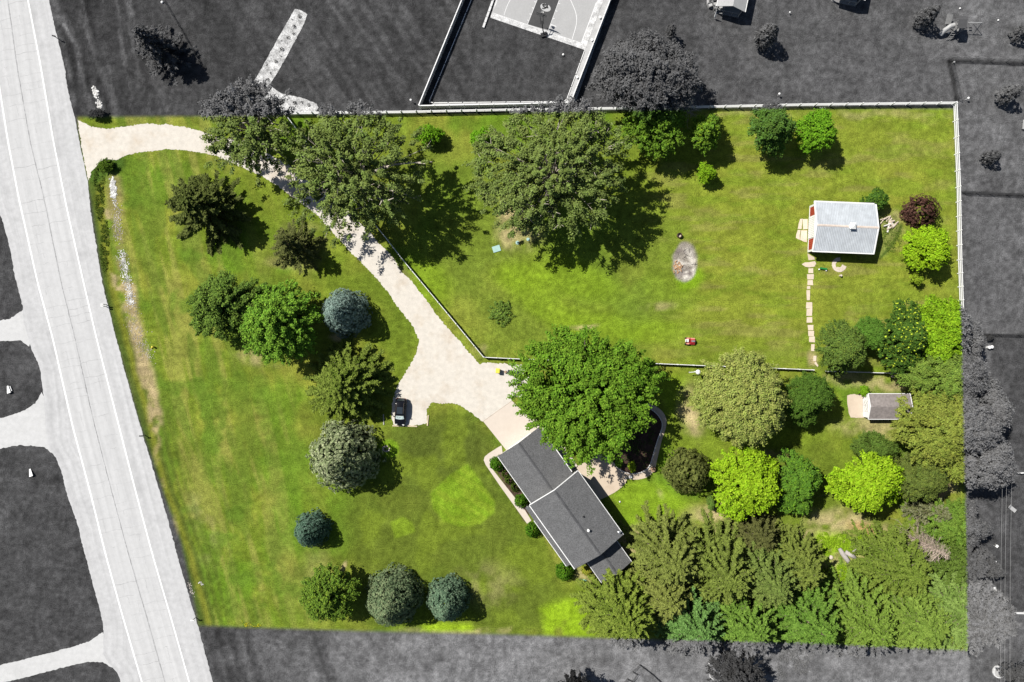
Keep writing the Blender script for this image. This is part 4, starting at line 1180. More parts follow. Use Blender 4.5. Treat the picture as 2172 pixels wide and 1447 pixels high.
prof = [(-2.36, 1.50, .42, .95), (-2.28, 1.72, .32, 1.06), (-2.0, 1.84, .28, 1.10), (-1.2, 1.88, .26, 1.09), (0, 1.88, .26, 1.07), (1.0, 1.88, .26, 1.05), (1.6, 1.84, .28, 1.00), (2.05, 1.72, .32, .90), (2.28, 1.45, .38, .80), (2.36, 1.15, .45, .70)]
MB().loft([car_ring(x, w, a, b) for x, w, a, b in prof]).build('body', CARP, car, True)
cab = [(-2.18, 1.45, 1.00, 1.12), (-1.95, 1.52, 1.0, 1.50), (-1.6, 1.48, 1.0, 1.66), (-.4, 1.46, 1.0, 1.72), (.25, 1.44, 1.0, 1.67), (.55, 1.44, 1.0, 1.52), (1.22, 1.5, .98, 1.08)]
MB().loft([car_ring(x, w, a, b, .05) for x, w, a, b in cab]).build('cabin', CARP, car, True)
wsm = MB()
n_ = 7
for k in range(n_):
    t0, t1 = k / n_ * 2 - 1, (k + 1) / n_ * 2 - 1
    fx_ = lambda t: .12 * (1 - t * t)
    wsm.add([(.55 + .03 + fx_(t0) * .2, t0 * .64, 1.55), (1.14 + fx_(t0), t0 * .74, 1.125), (1.14 + fx_(t1), t1 * .74, 1.125), (.58 + fx_(t1) * .2, t1 * .64, 1.55)], [(0, 1, 2, 3)])
ws = wsm.build('windscreen', SHADE, car); ws['label'] = 'windscreen lined with a pale silver sunshade'
for x_, y_, s_ in ((.86, -.38, .2), (.84, -.2, .16), (.9, .05, .18)):
    MB().box((x_, y_, 1.375), (.10, s_, .012), .5, tilt=('Y', .62)).build('shade_print', BLACKM, ws)
MB().add([(-2.0, -.62, 1.5), (-2.0, .62, 1.5), (-2.24, .66, 1.13), (-2.24, -.66, 1.13)], [(0, 1, 2, 3)])
rw = MB(); rw.add([(-1.99, -.60, 1.53), (-1.99, .60, 1.53), (-2.23, .64, 1.14), (-2.23, -.64, 1.14)], [(0, 1, 2, 3)]); rw.build('rear_window', GLASS, car)
MB().box((-.35, 0, 1.725), (1.15, .98, .02)).build('sunroof', GLASS, car)
for s_ in (-1, 1):
    sw = MB()
    for xa, xb in ((-1.75, -.95), (-.88, -.02), (.05, .78)):
        zt = 1.56 if xb < .5 else 1.42
        sw.add([(xa, s_ * .775, 1.14), (xb, s_ * .775, 1.14), (min(xb, .55), s_ * .742, zt), (xa + .04, s_ * .742, 1.58)], [(0, 1, 2, 3) if s_ < 0 else (3, 2, 1, 0)])
    sw.build('side_window', GLASS, car)
    MB().tube([(-1.7, s_ * .62, 1.69), (-.4, s_ * .62, 1.78), (.2, s_ * .62, 1.73)], .022, 5).build('roof_rail', GOLD, car)
    MB().tube([(-1.85, s_ * .80, 1.11), (-.4, s_ * .815, 1.10), (.9, s_ * .80, 1.09)], .016, 5).build('window_trim', GOLD, car)
    MB().box((.78, s_ * 1.02, 1.14), (.14, .24, .16)).build('mirror', CARP, car)
    MB().box((2.17, s_ * .60, .84), (.22, .34, .10), s_ * -.45).build('headlight', LAMP, car)
    MB().box((-2.27, s_ * .66, .93), (.12, .36, .16)).build('tail_light', REDL, car)
    for x in (-1.42, 1.42):
        wh = MB().tube([(x, s_ * .72, .36), (x, s_ * .95, .36)], .36, 16).build('wheel', TYRE, car)
        MB().tube([(x, s_ * .93, .36), (x, s_ * .965, .36)], .22, 12).build('rim', METALG, wh)
hd = MB(); hd.tube([(1.3, -.55, 1.06), (2.0, -.42, .945)], .012, 4); hd.tube([(1.3, .55, 1.06), (2.0, .42, .945)], .012, 4); hd.build('hood_crease', CARP, car)
MB().box((2.33, 0, .58), (.1, 1.0, .22)).build('grille', BLACKM, car)

# ------------------------------------------------------------ timbers, bins and things on the drive
TIMBER = M('pale_landscape_timber', (.56, .47, .33), .85, .12, 5)
def bar(name, label, cat, a, b, w, h, mat, group=None, z=0.0):
    A, B = W(*a), W(*b); c = (A + B) / 2; d = B - A
    mb = MB((c.x, c.y, 0)); mb.box((c.x, c.y, z + h / 2), (d.length, w, h), math.atan2(d.y, d.x))
    return tag(mb.build(name, mat), label, cat, group)
TG = 'timbers edging the parking bay'
bar('timber', 'pale timber lying across in front of the black car', 'timber', (832.5, 903), (856, 903.8), .2, .16, TIMBER, TG)
bar('timber', 'pale timber lying right of the black car nose', 'timber', (860, 903.6), (885, 904.3), .2, .16, TIMBER, TG)
bar('timber', 'pale timber standing lengthwise at the right end of the parking bay', 'timber', (908.5, 880.5), (906.5, 903), .2, .16, TIMBER, TG)
bar('timber', 'grey timber lengthwise left of the black car beside the spruce', 'timber', (813.5, 879), (814, 901), .16, .14, M('grey_timber_old', (.36, .36, .33), .9, .15, 4), TG)
YEL = M('yellow_plastic', (.80, .66, .08), .5, .05, 2); GRNP = M('green_black_plastic', (.012, .028, .022), .6, .15, 3); GREYP = M('dark_grey_plastic', (.05, .055, .06), .5, .15, 4); BOXM = M('brown_cardboard', (.36, .26, .17), .9, .1, 4)
def bin_(label, px, py, rz, lidmat, bodymat, group=None):
    t = thing('wheelie_bin', label, 'bin', W(px, py), rz, group)
    MB().loft([[(i * .24, j * .28, .06) for i, j in ((-1, -1), (1, -1), (1, 1), (-1, 1))], [(i * .31, j * .37, 1.02) for i, j in ((-1, -1), (1, -1), (1, 1), (-1, 1))]]).build('bin_body', bodymat, t)
    l = MB(); l.box((0, 0, 1.05), (.70, .82, .05)); l.box((0, 0, 1.09), (.58, .70, .05)); l.build('lid', lidmat, t)
    MB().tube([(-.3, -.42, .98), (.3, -.42, .98)], .03, 6).build('handle', bodymat, t)
    for s_ in (-.26, .26): MB().tube([(s_ - .04, -.30, .11), (s_ + .04, -.30, .11)], .11, 10).build('wheel', TYRE, t)
    return t
bin_('green wheelie bin with bright yellow lid on the gravel', 1056, 786, math.radians(-5), YEL, GRNP)
bx = MB(W(1072, 789)); b_ = W(1072, 789); bx.box((b_.x, b_.y, .18), (.36, .36, .36), .6); tag(bx.build('box', BOXM), 'small brown box between the yellow lidded bin and the grey bins', 'box')
bin_('dark grey wheelie bin right of the small brown box', 1082, 789, math.radians(-105), GREYP, GREYP, 'dark grey bins on the gravel')
bin_('dark grey wheelie bin half under the maple leaves', 1094, 790, math.radians(-92), GREYP, GREYP, 'dark grey bins on the gravel')
hs = W(1099, 799); t = thing('garden_hose', 'black hose curling out from under the maple beside the bins', 'hose', hs)
MB().tube([W(1092, 795) - hs + Vector((0, 0, .04)), W(1093, 799) - hs + Vector((0, 0, .04)), W(1097, 803) - hs + Vector((0, 0, .04)), W(1104, 803) - hs + Vector((0, 0, .04))], .05, 6).build('hose_loop', BLACKM, t)
MB().ball(W(1093, 796) - hs + Vector((0, 0, .06)), .09, 1, 8, 5).build('nozzle', TRIM, t)

# riding mower
MRED = M('mower_red', (.48, .035, .045), .4, .08, 3); PINK = M('faded_red_plastic', (.60, .26, .20), .6, .06, 3)
mo = thing('riding_mower', 'red riding mower with white seat left standing on the lawn', 'riding mower', W(1460.5, 723.5), math.radians(-2))
MB().loft([[(x, y * w, z) for y, z in ((-1, .45), (1, .45), (1, h - .08), (.75, h), (-.75, h), (-1, h - .08))] for x, w, h in ((.15, .34, .95), (.6, .33, .93), (.95, .28, .82))]).build('hood', MRED, mo)
MB().box((.55, 0, .945), (.62, .28, .03)).build('hood_vent', METALG, mo)
MB().box((.55, .44, .55), (.75, .22, .1)).build('running_board', PINK, mo); MB().box((.55, -.44, .55), (.75, .22, .1)).build('running_board', MRED, mo)
MB().box((-.05, 0, .34), (1.0, 1.15, .16)).build('mower_deck', MRED, mo)
for s_ in (-1, 1): MB().box((-.28, s_ * .45, .68), (.48, .26, .12)).build('fender', PINK, mo)
MB().box((-.42, .06, .66), (.62, .6, .14)).build('seat_base', MRED, mo)
MB().box((-.45, .06, .78), (.5, .48, .12)).build('seat', TRIM, mo); MB().box((-.72, .06, .95), (.12, .46, .4)).build('seat_back', TRIM, mo)
st = MB().tube([(.1, 0, .9), (-.08, 0, 1.1)], .03, 6).build('steering_column', BLACKM, mo)
MB().tube([(-.08 + .17 * math.cos(a) * .8, .17 * math.sin(a), 1.1 + .1 * math.cos(a)) for a in np.linspace(0, 2 * math.pi, 13)], .018, 5).build('steering_wheel', BLACKM, st)
for x, r, w in ((.72, .2, .36), (-.5, .27, .42)):
    for s_ in (-1, 1): MB().tube([(x, s_ * w, r), (x, s_ * (w + .18), r)], r, 12).build('wheel', TYRE, mo)

# lamp post, utility lids, barrels, stones
SOIL = M('pale_sandstone', (.58, .50, .42), .9, .15, 4)
lp = W(821.5, 950.5); t = thing('lamp_post', 'dark lamp post in a ring of pale stones on the front lawn', 'lamp post', lp)
MB().cyl((0, 0, 0), .05, 1.75, 8).build('pole', BLACKM, t)
MB().loft([[(math.cos(a) * r, math.sin(a) * r, z) for a in np.linspace(0, 2 * math.pi, 6, endpoint=False)] for r, z in ((.10, 1.72), (.19, 2.05), (.24, 2.07), (.05, 2.25))]).build('lantern', BLACKM, t)
for k in range(9):
    a = k / 9 * 2 * math.pi
    if 0.4 < a < 1.2: continue
    c = (math.cos(a) * .55 - .18, math.sin(a) * .42 - .12)
    MB().box((c[0], c[1], .07), (.32, .26, .14), a + 1.5 + (k % 3) * .3).build('stone', SOIL, t)
UT = M('pale_teal_lid', (.33, .50, .46), .6, .06, 4)
u_ = W(1053, 528); tag(MB((u_.x, u_.y, 0)).box((u_.x, u_.y, .06), (1.35, 1.05, .12), math.radians(17)).build('ground_hatch', UT), 'large rectangular pale teal hatch cover set in the lawn', 'hatch cover')
for x, y, r, l_ in ((1097.5, 515, .33, 'round pale teal hatch cover right of the rectangular one'), (1120, 508, .28, 'small round pale hatch cover at the edge of the cottonwood shadow')):
    p = W(x, y); tag(MB((p.x, p.y, 0)).cyl((p.x, p.y, 0), r, .12, 14).build('ground_hatch', UT), l_, 'hatch cover')
rc = W(1440, 500); t = thing('fire_barrel', 'rusty round fire barrel standing above the ash patch', 'barrel', rc)
RUST = M('rusty_iron', (.10, .06, .04), .9, .3, 5)
bm_ = MB(); n_ = 14
ro = [[(math.cos(a) * r, math.sin(a) * r, z) for a in np.linspace(0, 2 * math.pi, n_, endpoint=False)] for r, z in ((.40, 0), (.42, .65), (.36, .65), (.34, .06))]
bm_.loft(ro).build('barrel_wall', RUST, t); MB().cyl((0, 0, .05), .33, .08, 12).build('ash', SOIL, t)
WOODS = M('split_wood_orange', (.48, .28, .14), .85, .25, 5)
wp = W(1437, 568); t = thing('brush_pile', 'pile of orange brown split wood on the ash patch', 'wood pile', wp)
r = random.Random(3)
for k in range(26):
    a = r.uniform(0, 3.14); c = (r.gauss(0, .38), r.gauss(0, .42), r.uniform(.06, .3))
    MB().box(c, (r.uniform(.35, .8), .09, .08), a, tilt=('Y', r.uniform(-.25, .25))).build('split_log', WOODS, t)
t = thing('charred_sticks', 'thin charred sticks scattered across the pale ash', 'sticks', W(1456, 552))
for k in range(12):
    a = r.uniform(0, 3.14); c = (r.gauss(0, .7), r.gauss(0, 1.0), .04)
    MB().box(c, (r.uniform(.4, 1.1), .04, .04), a).build('stick', M('charcoal', (.05, .045, .045), .95, .2, 4), t)
FLAG = M('pale_flagstone', (.62, .52, .41), .9, .08, 4, .2)
def slab(name, pts, label, cat, group=None, h=.06, mat=None, amp=.015, seed=1):
    o = outline(pts, .25, amp, seed); c = (sum(p[0] for p in o) / len(o), sum(p[1] for p in o) / len(o))
    return tag(MB((c[0], c[1], 0)).prism(o, 0, h).build(name, mat or FLAG), label, cat, group)
st_px = [(310, 190, 360, 240), (300, 250, 365, 302), (300, 310, 358, 362), (300, 372, 330, 402), (293, 415, 328, 515), (290, 535, 348, 600), (292, 604, 350, 675), (296, 690, 350, 745), (305, 768, 364, 825), (309, 829, 370, 885), (318, 888, 375, 945), (340, 965, 372, 1035), (362, 1085, 392, 1138), (370, 1145, 412, 1195)]
ords = ['first', 'second', 'third', 'fourth, a narrow one', 'fifth, a long narrow one', 'sixth', 'seventh', 'eighth', 'ninth', 'tenth', 'eleventh', 'twelfth, tapering', 'thirteenth', 'fourteenth and last']
for i, (a, b, c, d) in enumerate(st_px):
    rr = random.Random(i)
    P = [(1650 + x / 4.822 + rr.uniform(-.7, .7), 530 + y / 4.822 + rr.uniform(-.5, .5)) for x, y in ((a, b), (c, b), (c, d), (a, d))]
    if i == 13: P = [(1650 + x / 4.822, 530 + y / 4.822) for x, y in ((370, 1160), (385, 1142), (412, 1180), (405, 1198))]
    slab('stepping_stone', P, 'pale stepping stone, %s counting down from the barn' % ords[i], 'stepping stone', 'stepping stones leading down from the barn', seed=i)
slab('flagstone', [(1700.5, 561), (1707, 557), (1716, 556.5), (1728, 554), (1731, 559), (1727, 566), (1716, 567.5), (1708, 566)], 'broad pale rounded stone at the lower left barn corner', 'flagstone', h=.08)
slab('flagstone', [(1712.5, 538), (1727, 546), (1728, 551), (1715, 552)], 'tan slab tucked under the lower left barn corner', 'flagstone', h=.05, mat=CONC2)
for i, (P, l_) in enumerate(((([(1697, 464.5), (1702, 464), (1700, 486), (1692, 486), (1694, 474)]), 'upper left slab of the four before the barn door'), (([(1702.5, 465), (1713, 465), (1713, 486), (1703, 487)]), 'upper right slab of the four before the barn door'),
                            (([(1692, 488), (1698, 488), (1696, 498), (1696, 509), (1688, 505), (1689, 498)]), 'lower left slab of the four before the barn door'), (([(1699, 489), (1712, 489), (1711, 514), (1705, 513), (1697, 509)]), 'lower right slab of the four before the barn door'))):
    slab('door_slab', P, l_, 'slab', 'four slabs before the barn door', seed=40 + i)
sr = W(1780, 563); t = thing('stone_ring', 'crescent of tan stones round a small planting below the barn', 'stone ring', sr)
for k in range(13):
    a = math.radians(95 + k * 20)
    rr_ = .95 if k < 8 else .85
    MB().box((math.cos(a) * rr_, math.sin(a) * rr_ + .1, .03), (.50, .62 + .2 * (k > 7), .06 + .01 * (k % 3)), a + math.pi / 2 + r.uniform(-.15, .15)).build('stone', SOIL, t)
GREEN = M('green_paint', (.02, .20, .04), .5, .08, 3)
gt = thing('garden_seesaw', 'small green plank seat on two white feet below the barn', 'plank seat', W(1744.5, 571.5), math.radians(-9))
MB().box((0, .1, .42), (1.25, .3, .08)).build('plank', GREEN, gt)
for s_ in (-.62, .62): MB().ball((s_, -.12, .14), .15, 1, 8, 5).build('foot', TRIM, gt)
for s_ in (-.5, .5): MB().tube([(s_, 0, .05), (s_, .1, .4)], .04, 5).build('leg', GREEN, gt)
pt = W(1781, 585); tag(MB((pt.x, pt.y, 0)).cyl((pt.x, pt.y, 0), .16, .62, 10, .18).build('stone_post', SOIL), 'short pale stone post on the lawn below the stone ring', 'post')
def logpile(name, label, px, py, n, L, mat, seed, spread, mat2=None):
    r = random.Random(seed); t = thing(name, label, 'log pile', W(px, py))
    for k in range(n):
        a = r.uniform(-.9, .9) + 1.2; c = Vector((r.gauss(0, spread), r.gauss(0, spread * .8), .13 + .1 * (k % 3)))
        d = Vector((math.cos(a), math.sin(a), r.uniform(-.1, .1))) * r.uniform(L * .5, L) / 2
        MB().tube([c - d, c + d], r.uniform(.09, .16), 8).build('log', mat2 if (mat2 and k % 4 == 0) else mat, t)
logpile('log_pile', 'jumbled pale firewood logs behind the barn', 1884, 472, 16, 1.5, M('pale_log', (.56, .47, .38), .9, .2, 4), 5, .75, M('white_birch_log', (.66, .63, .58), .9, .1, 4))
STUMP = M('grey_weathered_wood', (.40, .37, .345), .9, .15, 5)
sp = W(1797, 1181); t = thing('fallen_trunk', 'grey weathered forked tree trunk lying among bright weeds', 'fallen trunk', sp)
qq = lambda px, py, z: W(px, py) - sp + Vector((0, 0, z))
MB().tube([qq(1778, 1162, .4), qq(1784, 1172, .5), qq(1792, 1183, .5), qq(1803, 1197, .45)], [.28, .42, .40, .34], 10).build('limb', STUMP, t, True)
MB().tube([qq(1790, 1169, .5), qq(1800, 1174, .55), qq(1813, 1183, .5)], [.36, .42, .34], 10).build('limb', STUMP, t, True)
MB().tube([qq(1800, 1171, .4), qq(1809, 1168, .4), qq(1815, 1160, .35)], [.2, .17, .12], 8).build('stub', STUMP, t, True)
rk = W(1762, 1182)
tag(MB((rk.x, rk.y, 0)).ball((rk.x, rk.y, .1), .4, .6, 8, 5).build('rock', M('pale_rock', (.55, .47, .40), .9, .15, 4)), 'pale rounded rock left of the fallen trunk', 'rock')
for i, (x, y, r_, l_) in enumerate(((1893, 798, .3, 'white stone below the short fence near the shed'), (1904, 799, .22, 'yellowish stone right of the white stone below the fence'), (1909, 808, .25, 'pale stone close to the leaves above the shed'), (1910, 780.5, .45, 'flat tan stone above the short fence'))):
    p = W(x, y); tag(MB((p.x, p.y, 0)).ball((p.x, p.y, .04), r_, .5, 8, 5).build('rock', M('pale_rock', (.55, .47, .40), .9, .15, 4)), l_, 'rock', 'loose stones near the short fence')
# yard lamp by the fence, tyre planter and small lamp on the patio path
yl = W(1473, 788); t = thing('yard_light', 'round white topped post lamp at the end of the fence by the linden', 'lamp post', yl)
MB().cyl((0, 0, 0), .06, 2.3, 8).build('pole', TRIM, t); MB().ball((0, 0, 2.3), .42, .7, 14, 6).build('globe', TRIM, t)
MB().tube([(-.1, .02, 1.6), (-1.2, -.1, 1.55)], .05, 6).build('arm', TRIM, t); MB().ball((-1.25, -.1, 1.5), .13, 1, 8, 5).build('arm_lamp', M('dull_grey', (.45, .44, .42), .6, .1, 3), t)
ty = W(1384.5, 995); t = thing('planter_tub', 'round brown topped black tub at the end of the garden path', 'planter', ty)
MB().tube([(0, 0, 0), (0, 0, .5)], [.40, .48], 16).build('tub', BLACKM, t); MB().cyl((0, 0, .44), .40, .08, 14).build('soil', M('tan_soil', (.42, .27, .17), .9, .12, 4), t)
pl = W(1336.5, 1010.5); t = thing('path_lamp', 'white mushroom lamp on the curved garden path', 'lamp', pl)
MB().cyl((0, 0, 0), .05, .5, 6).build('stem', TRIM, t); MB().ball((0, 0, .45), .30, .5, 12, 5, True).build('shade', TRIM, t)
for x, y, l_, r_ in ((1327, 1014, 'tiny white lantern at the patio corner beside the path', .14), (1378, 988, 'small pale lantern on the edging beside the planter tub', .14)):
    p = W(x, y); t = thing('lantern', l_, 'lantern', p); MB().box((0, 0, .12), (r_ * 1.6, r_ * 1.6, .24)).build('body', METALG, t); MB().ball((0, 0, .24), r_, .8, 8, 5, True).build('cap', TRIM, t)
bball('ball', 'small white ball on the bright lawn behind the house', 'ball', 1314.5, 1064, .15, TRIM)
gr = W(1236, 1230); tag(MB((gr.x, gr.y, 0)).tube([W(1229, 1229) + Vector((0, 0, .1)), W(1243, 1231) + Vector((0, 0, .1))], .14, 8).build('watering_can', M('pale_green_plastic', (.30, .62, .45), .5, .06, 3)), 'pale green plastic trough on the grass behind the corner bush', 'trough')

# ------------------------------------------------------------ street side: mailboxes, marker, boxes
def mailbox(px, py, label, mat, h=1.1, rz=0.0, group='mailboxes along the road'):
    t = thing('mailbox', label, 'mailbox', W(px, py), rz, group)
    MB().box((0, 0, h / 2), (.10, .10, h)).build('post', PLW, t)
    pr = [(-.10, 0), (.10, 0), (.10, .13), (.07, .20), (0, .23), (-.07, .20), (-.10, .13)]
    bx_ = MB().loft([[(-.28, y, h + z) for y, z in pr], [(.28, y, h + z) for y, z in pr]]).build('box', mat, t)
    MB().box((.1, .115, h + .15), (.12, .015, .06)).build('flag', REDL if mat is TRIM else BLACKM, bx_)
    return t
mailbox(225.5, 646.5, 'white mailbox, upper one of the pair beside the ditch', TRIM)
mailbox(225.5, 650.5, 'white mailbox, lower one of the pair beside the ditch', TRIM)
mailbox(124, 83, 'dark mailbox at the roadside near the top left', BLACKM, rz=-.3)
mailbox(307, 923, 'dark mailbox at the roadside halfway down the lawn', BLACKM)
mailbox(415, 1310, 'white mailbox at the bottom left corner of the lawn', TRIM)
mk = W(326.5, 736); t = thing('marker_post', 'small yellow utility marker at the edge of the muddy ditch', 'marker', mk)
MB().cyl((0, 0, 0), .16, .55, 10).build('stem', YEL, t); MB().ball((0, 0, .55), .18, .9, 10, 5, True).build('cap', YEL, t); MB().tube([(0, 0, .3), (-.45, -.25, .12)], .07, 6).build('pipe', YEL, t)
ub = W(344.5, 5.5); tag(MB((ub.x, ub.y, 0)).ball((ub.x, ub.y, .12), .24, .8, 10, 5).build('utility_dome', TRIM), 'white dome beside the slanting wire fence at the top', 'utility dome')
for (x, y, l_, ang_) in ((20, 826, 'leaning white board sign on the small dark lawn at the left edge', .3), (67, 1002, 'white wedge shaped board on the large dark lawn left of the road', .25)):
    p = W(x, y); t = thing('yard_sign', l_, 'sign', p, -math.radians(74) + ang_ * .3)
    MB().loft([[(-.65, i * .12, .05 + j) for i, j in ((-1, 0), (1, 0), (1, .08), (-1, .08))], [(.65, i * .32, .35 + j) for i, j in ((-1, 0), (1, 0), (1, .12), (-1, .12))]]).build('board', TRIM, t)
    MB().box((.6, 0, .2), (.08, .5, .4)).build('stake', METALG, t)
    if y < 900: MB().box((.0, .42, .12), (.9, .14, .2)).build('pipe', METALG, t)
# things on the right hand lots
ct = W(2074.5, 707); t = thing('round_table', 'round white garden table beside the trees on the right', 'table', ct)
MB().cyl((0, 0, .68), .36, .05, 18).build('table_top', TRIM, t); MB().cyl((0, 0, 0), .06, .68, 8).build('pedestal', TRIM, t)
bn = W(2058, 706.5); t = thing('slat_bench', 'small white bench left of the round table', 'bench', bn, .05)
for s_ in (-.14, .14): MB().box((0, s_, .42), (1.1, .2, .05)).build('slat', TRIM, t)
for s_ in (-.4, .4): MB().box((s_, 0, .2), (.08, .4, .4)).build('leg', TRIM, t)
BG_ = 'white bins beside the dark right hand lawn'
for x, y, l_ in ((2093, 737, 'smaller pale bin beside the dark lawn edge'), (2098, 736, 'larger white bin beside the dark lawn edge')):
    t = thing('lidded_bin', l_, 'bin', W(x, y), .5, BG_)
    MB().tube([(0, 0, 0), (0, 0, .75)], [.2, .27], 12).build('bin_body', TRIM, t); MB().ball((0, 0, .75), .29, .4, 12, 4, True).build('lid', TRIM, t)
for x, y, l_ in ((2075, 757, 'small white toy lying below the round white table'), (2111, 1191, 'tiny white dot of a ball on the right hand lawn')):
    bball('toy_ball', l_, 'ball', x, y, .13, TRIM)
lg = W(2144, 1078); t = thing('lounge_chair', 'pale lounge chair lying across the dark right hand lawn', 'lounge chair', lg, math.radians(-38))
for x, z, tl in ((-.55, .42, .5), (0, .3, 0), (.52, .3, -.05)): MB().box((x, 0, z), (.52, .62, .06), tilt=('Y', tl)).build('cushion', SLIDE, t)
for x in (-.6, .6):
    for y in (-.28, .28): MB().box((x, y, .13), (.05, .05, .27)).build('leg', BLACKM, t)
dm = W(2110.5, 1157); t = thing('side_table', 'small white square table turned cornerwise on the right lawn', 'table', dm, math.radians(48))
MB().box((0, 0, .5), (.44, .44, .05)).build('table_top', TRIM, t)
for x in (-.17, .17):
    for y in (-.17, .17): MB().box((x, y, .24), (.04, .04, .48)).build('leg', TRIM, t)
patch('patio', [(2084, 1243), (2112, 1243), (2113, 1250), (2120, 1254), (2123, 1268), (2124, 1292), (2090, 1302), (2070, 1302), (2070, 1270)], .05, PADG, thick=1)
MB_ = M('pale_step', (.62, .62, .62), .8, .06, 3)
slab('patio_step', [(2086, 1244), (2109, 1244), (2110, 1249), (2088, 1249)], 'pale flat step along the top of the lower right patio', 'step', h=.15, mat=MB_, amp=0)
nb = W(2169, 266); t = thing('bench', 'pale wooden bench cut by the right edge of the picture', 'bench', nb, math.radians(86))
for s_ in (-.22, 0, .22): MB().box((0, s_, .45), (1.6, .17, .04)).build('slat', SLIDE, t)
for s_ in (-.6, .6): MB().box((s_, 0, .22), (.08, .5, .44)).build('leg', PLW, t)
for x, y, l_, c_ in ((2047, 212, 'white nest box on a post outside the fence corner', 0), (1649, 203, 'white post beside the fence above the round maple', 0), (873, 216, 'white post lamp left of the ball court fence corner', 0), (2020.5, 134, 'pale stake inside the dark wire fence corner', 1), (1673, 29, 'pale stake on the grey lawn right of the shelter', 1)):
    p = W(x, y); t = thing('garden_post', l_, 'post', p)
    MB().cyl((0, 0, 0), .04, .9 if not c_ else .5, 6).build('pole', TRIM, t); MB().ball((0, 0, .9 if not c_ else .5), .2 if not c_ else .14, .8, 10, 5).build('cap', TRIM, t)
rg = W(2117.5, 1424); t = thing('fire_ring', 'pale stone ring with a dark pot under the corner tree', 'fire ring', rg)
for k in range(14):
    a = k / 14 * 2 * math.pi; MB().box((math.cos(a) * .95, math.sin(a) * .95, .15), (.44, .22, .3), a + math.pi / 2).build('stone', MB_, t)
MB().cyl((.55, .2, .0), .22, .5, 10).build('pot', BLACKM, t); MB().cyl((0, 0, .02), .84, .05, 16).build('gravel', PADG, t)
pv = W(1505, 1428); t = thing('white_pipe', 'bent white pipe lying on the grass near the bottom edge', 'pipe', pv)
MB().tube([W(1505, 1419) - pv + Vector((0, 0, .06)), W(1506, 1436) - pv + Vector((0, 0, .06)), W(1513, 1441) - pv + Vector((0, 0, .06))], .06, 6).build('pipe_run', TRIM, t)
bball('rock', 'white rock with a black shadow above the bent white pipe', 'rock', 1505, 1405, .3, MB_)

# overhead wires along the right side, with the service drop to the house
def sag(a, b, s, n=12):
    return [a.lerp(b, i / n) - Vector((0, 0, s * 4 * (i / n) * (1 - i / n))) for i in range(n + 1)]
P1 = W(2064, 968); P2 = W(2066, 1760)
pw = thing('power_line', 'thin pale overhead wires running down the right side behind the trees', 'power line', (P1.x, P1.y, 0))
WIRE = M('aluminium_wire', (.34, .34, .34), .5, .05, 2)
for P in (P1, P2):
    o = MB().cyl((0, 0, 0), .15, 8.6, 8, .11).build('pole', PLW, pw); o.location = (P.x - P1.x, P.y - P1.y, 0)
    if P is P2: MB().box((0, 0, 8.3), (2.4, .1, .12)).build('cross_arm', PLW, o)
for dx, h in ((-.9, 8.4), (-.3, 8.5), (.9, 8.0)):
    MB().tube(sag(Vector((dx, 0, h)), Vector((P2.x - P1.x + dx, P2.y - P1.y, h)), .6), .014, 4).build('wire', WIRE, pw)
sd_a = hw(HUx - .2, HV - .1, H_E + .1)
MB().tube(sag(sd_a - Vector((P1.x, P1.y, 0)), Vector((0, 0, 7.6)), 1.0), .009, 4).build('service_wire', BLACKM, pw)
# ------------------------------------------------------------ vegetation
def unit(n, r):
    v = r.normal(size=(n, 3)); return v / np.linalg.norm(v, axis=1, keepdims=True)
def nrm(v): return v / (np.linalg.norm(v, axis=1, keepdims=True) + 1e-9)
def leaf_quads(P, N, T, L, Wd):
    """kite shaped leaves: centre, normal, direction, length, width"""
    T = nrm(T - N * np.sum(T * N, 1, keepdims=True)); B = np.cross(N, T)
    L = np.broadcast_to(L, (len(P),))[:, None]; Wd = np.broadcast_to(Wd, (len(P),))[:, None]
    V = np.stack([P - T * L * .5, P + B * Wd * .5 - T * L * .06, P + T * L * .5, P - B * Wd * .5 - T * L * .06], 1).reshape(-1, 3)
    return V
def outside(Pw, r, grey=0.90, jit=2.5):
    """which leaves belong to the neighbours' (colourless) side of the property line"""
    px, py = to_px(Pw[:, 0], Pw[:, 1], Pw[:, 2])
    return 1 - sstep(-jit, jit, poly_sd(px, py, PARCEL) + r.normal(0, 1.2, len(px)))
def tint(col, Pw, r, grey):
    m = outside(Pw, r)[:, None]
    if m.max() <= 0: return col
    lum = (col @ np.array([.25, .68, .07]))[:, None]
    return col * (1 - m) + lum * grey * np.array((1, 1, 1.02)) * m

BARK = attr_mat('tree_bark', .9)
def bark_mesh(name, tubes, col, base, parent, r, grey=.8, seg=5):
    mb = MB()
    for pts, rad in tubes: mb.tube(pts, rad, seg, cap=False)
    V = np.array(mb.v, np.float64)
    me = bpy.data.meshes.new(name); me.from_pydata(mb.v, [], mb.f)
    c = np.array(col)[None, :] * (0.75 + .5 * r.random((len(V), 1)))
    c = tint(c, V + np.array(base), r, grey)
    at = me.color_attributes.new('Col', 'FLOAT_COLOR', 'POINT'); c4 = np.ones((len(V), 4), np.float32); c4[:, :3] = c
    at.data.foreach_set('color', c4.ravel()); me.materials.append(BARK)
    return link_mesh(name, me, parent)

def crown_mesh(P, N, T, L, Wd, col, base, parent, r, grey, name='crown'):
    Pw = P + np.array(base)
    col = tint(np.clip(col, .002, .9), Pw, r, grey)
    V = leaf_quads(P, N, T, L, Wd)
    n = len(P)
    return link_mesh(name, np_mesh(name, V, np.arange(4 * n).reshape(n, 4), np.repeat(col, 4, 0), LEAF), parent)

